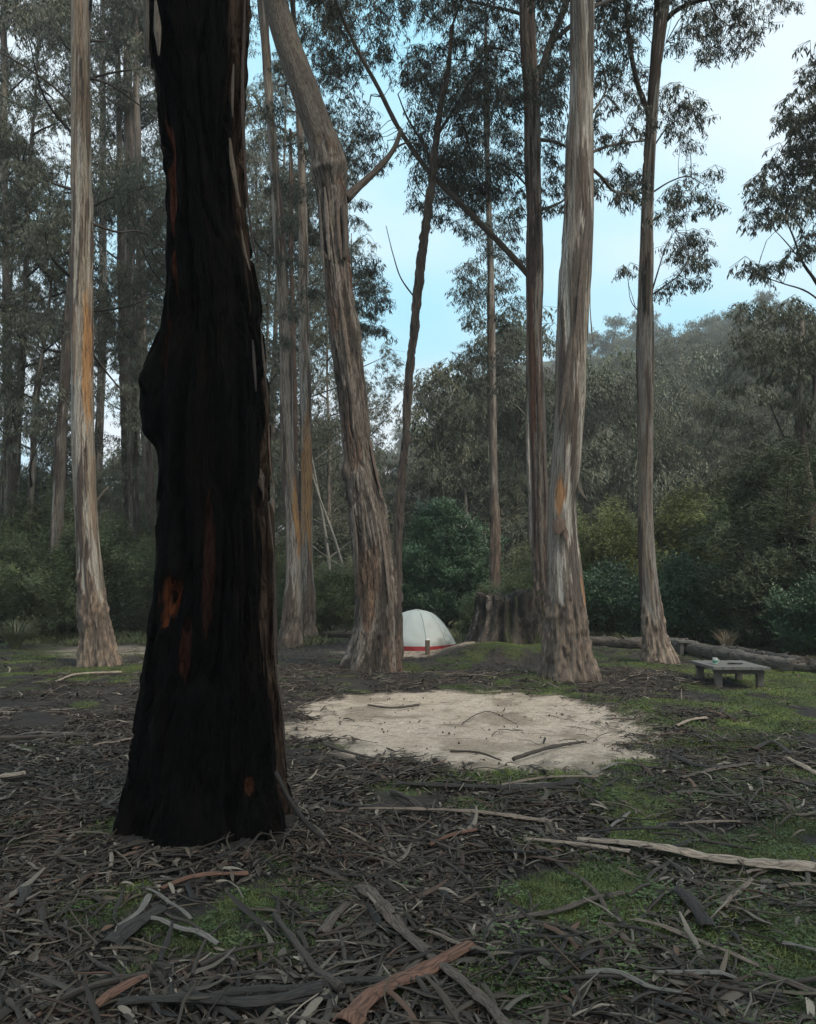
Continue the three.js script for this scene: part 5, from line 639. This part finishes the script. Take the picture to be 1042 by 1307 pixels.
log('long grey fallen log behind the low timber table', [6.95, -22], [7.6, -16.4], 0.19, 0.15, [0.14, 0.125, 0.11], 3);
log('thinner log lying behind the long grey log', [8.3, -21.5], [8.1, -17], 0.1, 0.12, [0.1, 0.09, 0.08], 5);
log('thin log between the big streaked gum and the slim gum', [4.4, -23.9], [6.4, -22.4], 0.13, 0.17, [0.13, 0.11, 0.095], 7);
log('dark cut log at the edge of the grassy lawn', [7.75, -16.1], [9.4, -15.4], 0.13, 0.12, [0.07, 0.065, 0.06], 9);
log('short pale cut log leaning on the pile end', [7.65, -16.6], [7.95, -15.9], 0.09, 0.08, [0.2, 0.17, 0.14], 11);
log('thin fallen trunk across the ferny gap behind the leaning stringybark', [-2.9, -27.5], [1.2, -26.4], 0.12, 0.1, [0.07, 0.06, 0.05], 13);
// ---------------------------------------------------------------- fallen sticks and bark
const KIND = { pale: [0.4, 0.32, 0.25], tan: [0.26, 0.2, 0.155], dark: [0.045, 0.038, 0.034], brown: [0.13, 0.1, 0.08], rust: [0.19, 0.095, 0.062], stick: [0.095, 0.078, 0.064], grey: [0.22, 0.2, 0.175] };
const KMAT = Object.fromEntries(Object.entries(KIND).map(([k, c]) => [k, std({ color: lin(...c), map: T.fibreC, bumpMap: T.fibreB, bumpScale: 0.004 })]));
const WORD = { pale: 'long pale bark-stripped branch', tan: 'tan strip of bark', dark: 'blackened slab of bark', brown: 'brown strip of bark', rust: 'rust-red slab of bark', stick: 'fallen stick', grey: 'grey curl of bark' };
const NOTE = ['running across the mossy litter past the black debris', 'thin splinter beside the long pale branch', 'straight one just short of the sandy clearing', 'broad one along the near edge of the sandy clearing', 'wide end piece lying across the crossed sticks', 'long one running away from the crossed sticks', 'largest one on top of the crossed sticks', 'thick one pointing at the rust-red slab', 'thin one crossing the brown strip', 'broad one in the leaf heap before the blackened tree', 'curled one in the leaf heap before the blackened tree', 'small one standing out on the green moss', 'small one on the dark soil beside the blackened tree', 'short one among leaves before the blackened tree', 'straight one on the bare ground past the blackened tree', 'dark one at the mossy edge of the sand', 'bent one low in the moss', 'curved one in the mossy litter', 'short upright-lying one in the moss', 'forked white one on the green lawn edge', 'short one on the grass near the sand', 'pale one by the foot of the tan gum', 'splintered one past the blackened tree', 'straight one in the open litter', 'rolled one next to a straight stick', 'long one half buried in the litter', 'short one beside the blackened foot', 'short thick one before the sandy clearing', 'thin curved twig out on the sand', 'straight one on the near sand', 'short one on the far sand', 'forked one at the sand edge by the blackened tree', 'thin one parallel to the long pale branch', 'short one pointing to the moss', 'thin one in the deep litter', 'crooked one across the small green herbs', 'upright-lying one across the small green herbs', 'stubby one in the deep litter', 'thin one on the moss', 'curled one on the mossy slope', 'broad one on the mossy slope', 'curved one on the lawn edge', 'long one hugging the sand edge', 'wide one tucked behind the tan strip', 'small one beside the broad black slab', 'flat one touching the sand edge'];
FALLEN.forEach(([k, pts, r0, r1], i) => {
  const n = pts.length - 1, flat = k !== 'stick', lift = 0.02 + (flat ? 0.006 : 0);
  const path = pts.map(([x, z], j) => { const r = r0 + (r1 - r0) * j / n; return [x, gh(x, z) + lift + (flat ? 0.01 : r * 0.8) + 0.01 * (j % 2), z, r]; }), b = path[0].slice(0, 3);
  const g = flat ? stripGeo(shift(path, b), V(0, 1, 0), k === 'pale' ? 1.2 : 0.75, 0.008, 0.05, i) : tubeGeo(shift(path, b), 8, 0.05, 0.25, i);
  const o = single(flat ? (k === 'pale' ? 'fallen_branch' : 'bark_strip') : 'fallen_stick', g, KMAT[k], `${WORD[k]}, ${NOTE[i]}`.split(' ').slice(0, 16).join(' '), flat ? 'bark' : 'stick'); o.position.set(...b);
});
// more loose sticks and bark strips between them
{
  const R = RNG(515), kinds = ['stick', 'brown', 'dark', 'stick', 'grey', 'tan', 'stick'];
  const LAB = { stick: 'plain loose stick half sunk in the near leaf litter', brown: 'narrow brown bark ribbon in the near leaf litter', dark: 'narrow blackened bark ribbon in the near leaf litter', grey: 'narrow grey bark ribbon in the near leaf litter', tan: 'narrow tan bark ribbon in the near leaf litter' };
  for (let i = 0, n = 0; n < 84 && i < 900; i++) {
    const z = -2.9 - 7.5 * Math.pow(R(), 1.4), x = (2 * R() - 1) * (Math.abs(z) * 0.5 + 0.2); if (Math.hypot(x + 1.36, z + 5.65) < 0.95 || sandAt(x, z) > 0.25) continue;
    const k = kinds[n % 7], a = (R() - 0.5) * 2.0 + (R() < 0.3 ? 1.4 : 0), L = 0.22 + 0.55 * R() * R() + 0.2 * R(), w = k === 'stick' ? 0.005 + 0.006 * R() : 0.009 + 0.013 * R(), bend = (R() - 0.5) * 0.35, pts = [];
    for (let j = 0; j <= 4; j++) { const t = j / 4 - 0.5, px = x + Math.cos(a) * L * t - Math.sin(a) * bend * L * (t * t - 0.1), pz = z + Math.sin(a) * L * t + Math.cos(a) * bend * L * (t * t - 0.1); pts.push([px, gh(px, pz) + 0.028 + 0.02 * R() * (j % 2), pz, w * (1 - 0.5 * Math.abs(t))]); }
    const b = pts[0].slice(0, 3), g = k === 'stick' ? tubeGeo(shift(pts, b), 6, 0.06, 0.3, n) : stripGeo(shift(pts, b), V(0, 1, 0), 0.9, 0.004, 0.07, n);
    single(k === 'stick' ? 'loose_stick' : 'bark_ribbon', g, KMAT[k], LAB[k], k === 'stick' ? 'stick' : 'bark', 'loose ' + (k === 'stick' ? 'sticks' : k + ' bark ribbons') + ' in the near litter').position.set(...b); n++;
  }
}
// a dead branch that leans on the foot of the blackened tree
single('fallen_stick', tubeGeo([[-0.86, 0.42, -5.45, 0.014], [-0.74, 0.25, -5.35, 0.016], [-0.6, 0.1, -5.3, 0.014], [-0.52, 0.05, -5.28, 0.01]], 8, 0.05, 0.2, 3), KMAT.dark, 'dead stick leaning against the flared foot of the blackened tree', 'stick');
// bark strip that dangles from the crooked gum's side branch
single('hanging_bark', stripGeo([[11.2, 4.0, -22.5, 0.1], [11.15, 3.5, -22.5, 0.12], [11.18, 2.9, -22.5, 0.07], [11.1, 2.5, -22.5, 0.02]], V(0, 0, 1), 1.0, 0.01, 0.1, 3), KMAT.brown, 'strip of dead bark dangling from the side branch above the shrubs', 'bark');
// ---------------------------------------------------------------- leaf litter, twigs, moss
function leafGeo(len, wid, curl, twist) {   // a curled gum leaf with some body
  const n = 6, P = [], I = [], th = 0.0012;
  for (let k = 0; k <= n; k++) { const t = k / n, w = wid * Math.pow(Math.sin(Math.PI * Math.min(0.98, 0.04 + t * 0.94)), 0.75) * 0.5, x = (t - 0.5) * len, y = curl * Math.sin(t * 3.0) * len, tw = twist * (t - 0.5), z0 = 0.07 * len * Math.sin(t * 2.2); for (const s of [-1, 0, 1]) P.push(x, y + Math.abs(s) * w * 0.5 + s * w * tw + th, z0 + s * w); }
  for (let k = 0; k < n; k++) for (let s = 0; s < 2; s++) { const q = k * 3 + s; I.push(q, q + 1, q + 3, q + 1, q + 4, q + 3); }
  return geoOf(P, I);
}
const LEAF = [leafGeo(0.11, 0.022, 0.06, 0.7), leafGeo(0.14, 0.018, 0.1, -0.9), leafGeo(0.09, 0.026, 0.05, 1.0), leafGeo(0.12, 0.02, -0.05, 1.6)];
const TWIG = [0, 1, 2].map((k) => tubeGeo([[-0.16, 0, 0, 0.0028], [-0.05, 0.012 + 0.01 * k, 0.015 * (k - 1), 0.0036], [0.06, 0.006, -0.012, 0.003], [0.17, 0.012, 0.03 * k, 0.0016]], 5, 0.08, 0.3, k));
const CHIP = [0, 1].map((k) => stripGeo([[-0.15, 0, 0, 0.006], [-0.04, 0.012, 0.01 * k, 0.011], [0.07, 0.006, 0.02, 0.009], [0.17, 0.014, 0.03 - 0.04 * k, 0.003]], V(0, 1, 0), 0.8, 0.003, 0.06, k + 3));
const LC = [[0.046, 0.034, 0.024], [0.07, 0.052, 0.036], [0.029, 0.022, 0.017], [0.105, 0.08, 0.055], [0.056, 0.041, 0.029], [0.09, 0.05, 0.032], [0.13, 0.108, 0.084], [0.22, 0.185, 0.145]];
function near(x, z) { return Math.hypot(x + 1.36, z + 5.65) < 0.62 || Math.hypot(x - TABLE[0], z - TABLE[1]) < 0.3 || Math.hypot(x - STUMP[0], z - STUMP[1]) < 1.05; }
// area seen by the camera: a wedge that widens with depth
function spot(R, z0, z1, pow = 1) { const z = z0 + (z1 - z0) * Math.pow(R(), pow), w = Math.abs(z) * 0.58 + 0.9; return [(2 * R() - 1) * w, z]; }
function scatter(name, geo, mat, n, seed, pick, put, label, category) {
  const R = RNG(seed), list = []; let tries = 0;
  while (list.length < n && tries++ < n * 12) { const p = pick(R); if (p && !near(p[0], p[1])) list.push(p); }
  const m = stuff(name, geo, mat, list.length, label, category), c = new THREE.Color();
  list.forEach(([x, z, k], i) => { const o = put(R, x, z, k); ee.set(o.rx, o.ry, o.rz); m4.compose(pv.set(x, o.y, z), qq.setFromEuler(ee), sv.set(o.s, o.s * (o.sy ?? 1), o.s * (o.sz ?? 1))); m.setMatrixAt(i, m4); m.setColorAt(i, c.setRGB(...o.c)); });
}
const litterPick = (z0, z1, pow) => (R) => { const [x, z] = spot(R, z0, z1, pow); const sd = sandAt(x, z), ms = mossAt(x, z), n = fbm(x * 1.1, 21, z * 1.1, 3); if (R() < sd * 0.985 || R() < ms * (z < -9.5 ? 0.92 : 0.55) || R() > 0.66 + n * 1.5) return null; return [x, z]; };
const litterPut = (k) => (R, x, z) => { const c = LC[Math.floor(Math.pow(R(), 1.3) * 8)], t = 0.4 + 1.3 * R() * R(); return { y: gh(x, z) + 0.005 + 0.022 * R() * R(), rx: (R() - 0.5) * 0.5, ry: 0.5 * Math.sin(x + z) + (R() - 0.5) * 4.4, rz: (R() - 0.5) * 0.35, s: k * (0.32 + 0.95 * Math.pow(R(), 2.5) + 0.15 * R()), sz: 0.7 + 0.6 * R(), c: [c[0] * t, c[1] * t, c[2] * t] }; };
LEAF.forEach((g, k) => scatter('leaf_litter', g, M.litter, 14000, 700 + k, litterPick(-2.4, -11, 1.15), litterPut(1), 'dry gum leaves of the near leaf litter on the forest floor', 'leaf litter'));
LEAF.slice(0, 2).forEach((g, k) => scatter('leaf_litter_001', g, M.litter, 9000, 720 + k, litterPick(-10, -26, 1), litterPut(1.1), 'dry gum leaves of the far leaf litter under the gums', 'leaf litter'));
scatter('litter_crumbs', LEAF[2], M.litter, 26000, 735, litterPick(-2.4, -7, 1.1), litterPut(0.4), 'fine crumbs of leaf and bark between the larger litter', 'leaf litter');
TWIG.forEach((g, k) => scatter('twig_litter', g, M.litter, 4200, 740 + k, litterPick(-2.4, -17, 1.2), litterPut(1.2), 'thin broken twigs scattered through the leaf litter', 'twigs'));
CHIP.forEach((g, k) => scatter('bark_litter', g, M.litter, 3600, 760 + k, litterPick(-2.4, -17, 1.2), litterPut(1.1), 'shed bark scraps scattered through the leaf litter', 'bark scraps'));
// twigs and gumnuts out on the sand
scatter('sand_twigs', TWIG[1], M.litter, 260, 780, (R) => { const x = -2 + 6 * R(), z = -7 - 6.5 * R(); return sandAt(x, z) > 0.5 ? [x, z] : null; }, (R, x, z) => ({ y: gh(x, z) + 0.006, rx: 0, ry: R() * 6.28, rz: 0, s: 0.25 + 0.75 * R() * R(), c: [0.09, 0.07, 0.05] }), 'short dark twigs lying on the pale sand', 'twigs');
{ const nut = new THREE.LatheGeometry([[0, 0], [0.006, 0.001], [0.009, 0.008], [0.006, 0.016], [0.004, 0.014], [0, 0.01]].map((p) => new THREE.Vector2(...p)), 8);
  scatter('gumnuts', nut, M.litter, 90, 790, (R) => { const x = -2 + 6 * R(), z = -7 - 6.5 * R(); return sandAt(x, z) > 0.4 ? [x, z] : null; }, (R, x, z) => ({ y: gh(x, z) + 0.003, rx: R(), ry: R() * 6, rz: R(), s: 0.6 + 0.8 * R(), c: [0.08, 0.062, 0.045] }), 'small dark gumnuts scattered over the pale sand', 'gumnuts'); }
// moss and small herbs
function mossGeo(seed, n, rad, h, w) { const R = RNG(seed), P = [], I = []; for (let i = 0; i < n; i++) { const a = R() * 6.283, d = rad * Math.sqrt(R()), b = V(Math.cos(a) * d, -0.004, Math.sin(a) * d), c = R() * 6.283, dir = V(Math.cos(c) * 0.8, 0.5 + R(), Math.sin(c) * 0.8).normalize(), s = V(-Math.sin(c), 0, Math.cos(c)); leafPush(P, I, b, dir, s, h * (0.6 + 0.7 * R()), w, 0.3); } return geoOf(P, I); }
function herbGeo(seed) { const R = RNG(seed), P = [], I = []; for (let i = 0; i < 16; i++) { const a = R() * 6.283, d = 0.055 * Math.sqrt(R()), b = V(Math.cos(a) * d, 0.012 + 0.02 * R(), Math.sin(a) * d), c = R() * 6.283; for (let k = 0; k < 3; k++) { const cc = c + k * 2.09, dir = V(Math.cos(cc), 0.25, Math.sin(cc)).normalize(), s = V(-Math.sin(cc), 0, Math.cos(cc)); leafPush(P, I, b, dir, s, 0.009, 0.008, 0.1); } } return geoOf(P, I); }
const mossPick = (z0, z1, pow, lim) => (R) => { const [x, z] = spot(R, z0, z1, pow); return mossAt(x, z) * (0.7 + 0.6 * R()) > lim ? [x, z] : null; };
const mossPut = (k, a, b) => (R, x, z) => { const t = 0.7 + 0.6 * R(), c = mixc(a, b, clamp(0.5 + 0.9 * fbm(x * 2, 31, z * 2, 2) + 0.3 * (R() - 0.5), 0, 1)); return { y: gh(x, z) + 0.004, rx: 0.2 * (R() - 0.5), ry: R() * 6.28, rz: 0.2 * (R() - 0.5), s: k * (0.5 + 1.1 * R() * R()), c: [c[0] * t * (0.85 + 0.45 * R()), c[1] * t, c[2] * t] }; };
scatter('short_grass', mossGeo(805, 26, 0.07, 0.045, 0.0035), M.litter, 3200, 805, mossPick(-2.4, -8, 1.1, 0.6), mossPut(1, [0.05, 0.075, 0.02], [0.11, 0.15, 0.035]), 'short bright grass blades standing in the moss', 'grass');
scatter('moss', mossGeo(801, 60, 0.055, 0.014, 0.004), M.litter, 19000, 801, mossPick(-2.4, -9, 1.2, 0.35), mossPut(1, [0.04, 0.06, 0.015], [0.095, 0.13, 0.027]), 'short green moss in patches on the near forest floor', 'moss');
scatter('herbs', herbGeo(802), M.litter, 2200, 802, mossPick(-2.4, -7.5, 1.1, 0.75), mossPut(1, [0.05, 0.085, 0.025], [0.085, 0.13, 0.04]), 'tiny round-leaved green herbs among the litter', 'herbs');
scatter('grass', mossGeo(803, 44, 0.13, 0.032, 0.006), M.litter, 12000, 803, mossPick(-7, -22, 1, 0.45), mossPut(1, [0.05, 0.074, 0.02], [0.11, 0.16, 0.03]), 'short grass and moss over the lawn by the low table', 'grass');
scatter('edge_grass', mossGeo(804, 40, 0.25, 0.22, 0.012), M.litter, 7000, 804, (R) => { const [x, z] = spot(R, -23, -48, 0.8); return R() < 0.9 && sandAt(x, z) < 0.3 && fbm(x * 0.3, 41, z * 0.3, 2) > -0.25 ? [x, z] : null; }, mossPut(1.2, [0.05, 0.065, 0.026], [0.1, 0.12, 0.045]), 'longer olive grass at the far edge of the clearing', 'grass');
// the larger single leaves and scraps that lie on top of the litter
{
  const R = RNG(900), gr = 'larger single leaves lying on top of the near litter'; let k = 0, tries = 0;
  while (k < 150 && tries++ < 4000) { const [x, z] = k < 26 ? [-1.75 + 1.15 * R(), -4.35 - 0.62 * R()] : spot(R, -2.7, -6.5, 1.3); if (near(x, z) || sandAt(x, z) > 0.2 || (mossAt(x, z) > 0.4 && R() < 0.6)) continue; const c = LC[[0, 3, 7, 4, 0, 3][k % 6]]; const g = LEAF[k % 4]; if (k < 6) KMAT['leaf' + k] = std({ color: lin(...c), roughness: 0.65 });
    const m = single('fallen_leaf', g, KMAT['leaf' + (k % 6)], 'large pale dry gum leaf lying on top of the near litter', 'leaf', gr); m.position.set(x, gh(x, z) + 0.035, z); m.rotation.set((R() - 0.5) * 0.5, R() * 6.28, (R() - 0.5) * 0.4); m.scale.setScalar(0.85 + 0.5 * R()); k++; }
}
scene.traverse((o) => { if (o.isMesh) { o.castShadow = true; o.receiveShadow = true; } });
// thin morning haze that pales the wooded slope
scene.fog = new THREE.FogExp2(0xe6ecee, 0.0009);
renderer.render(scene, camera);
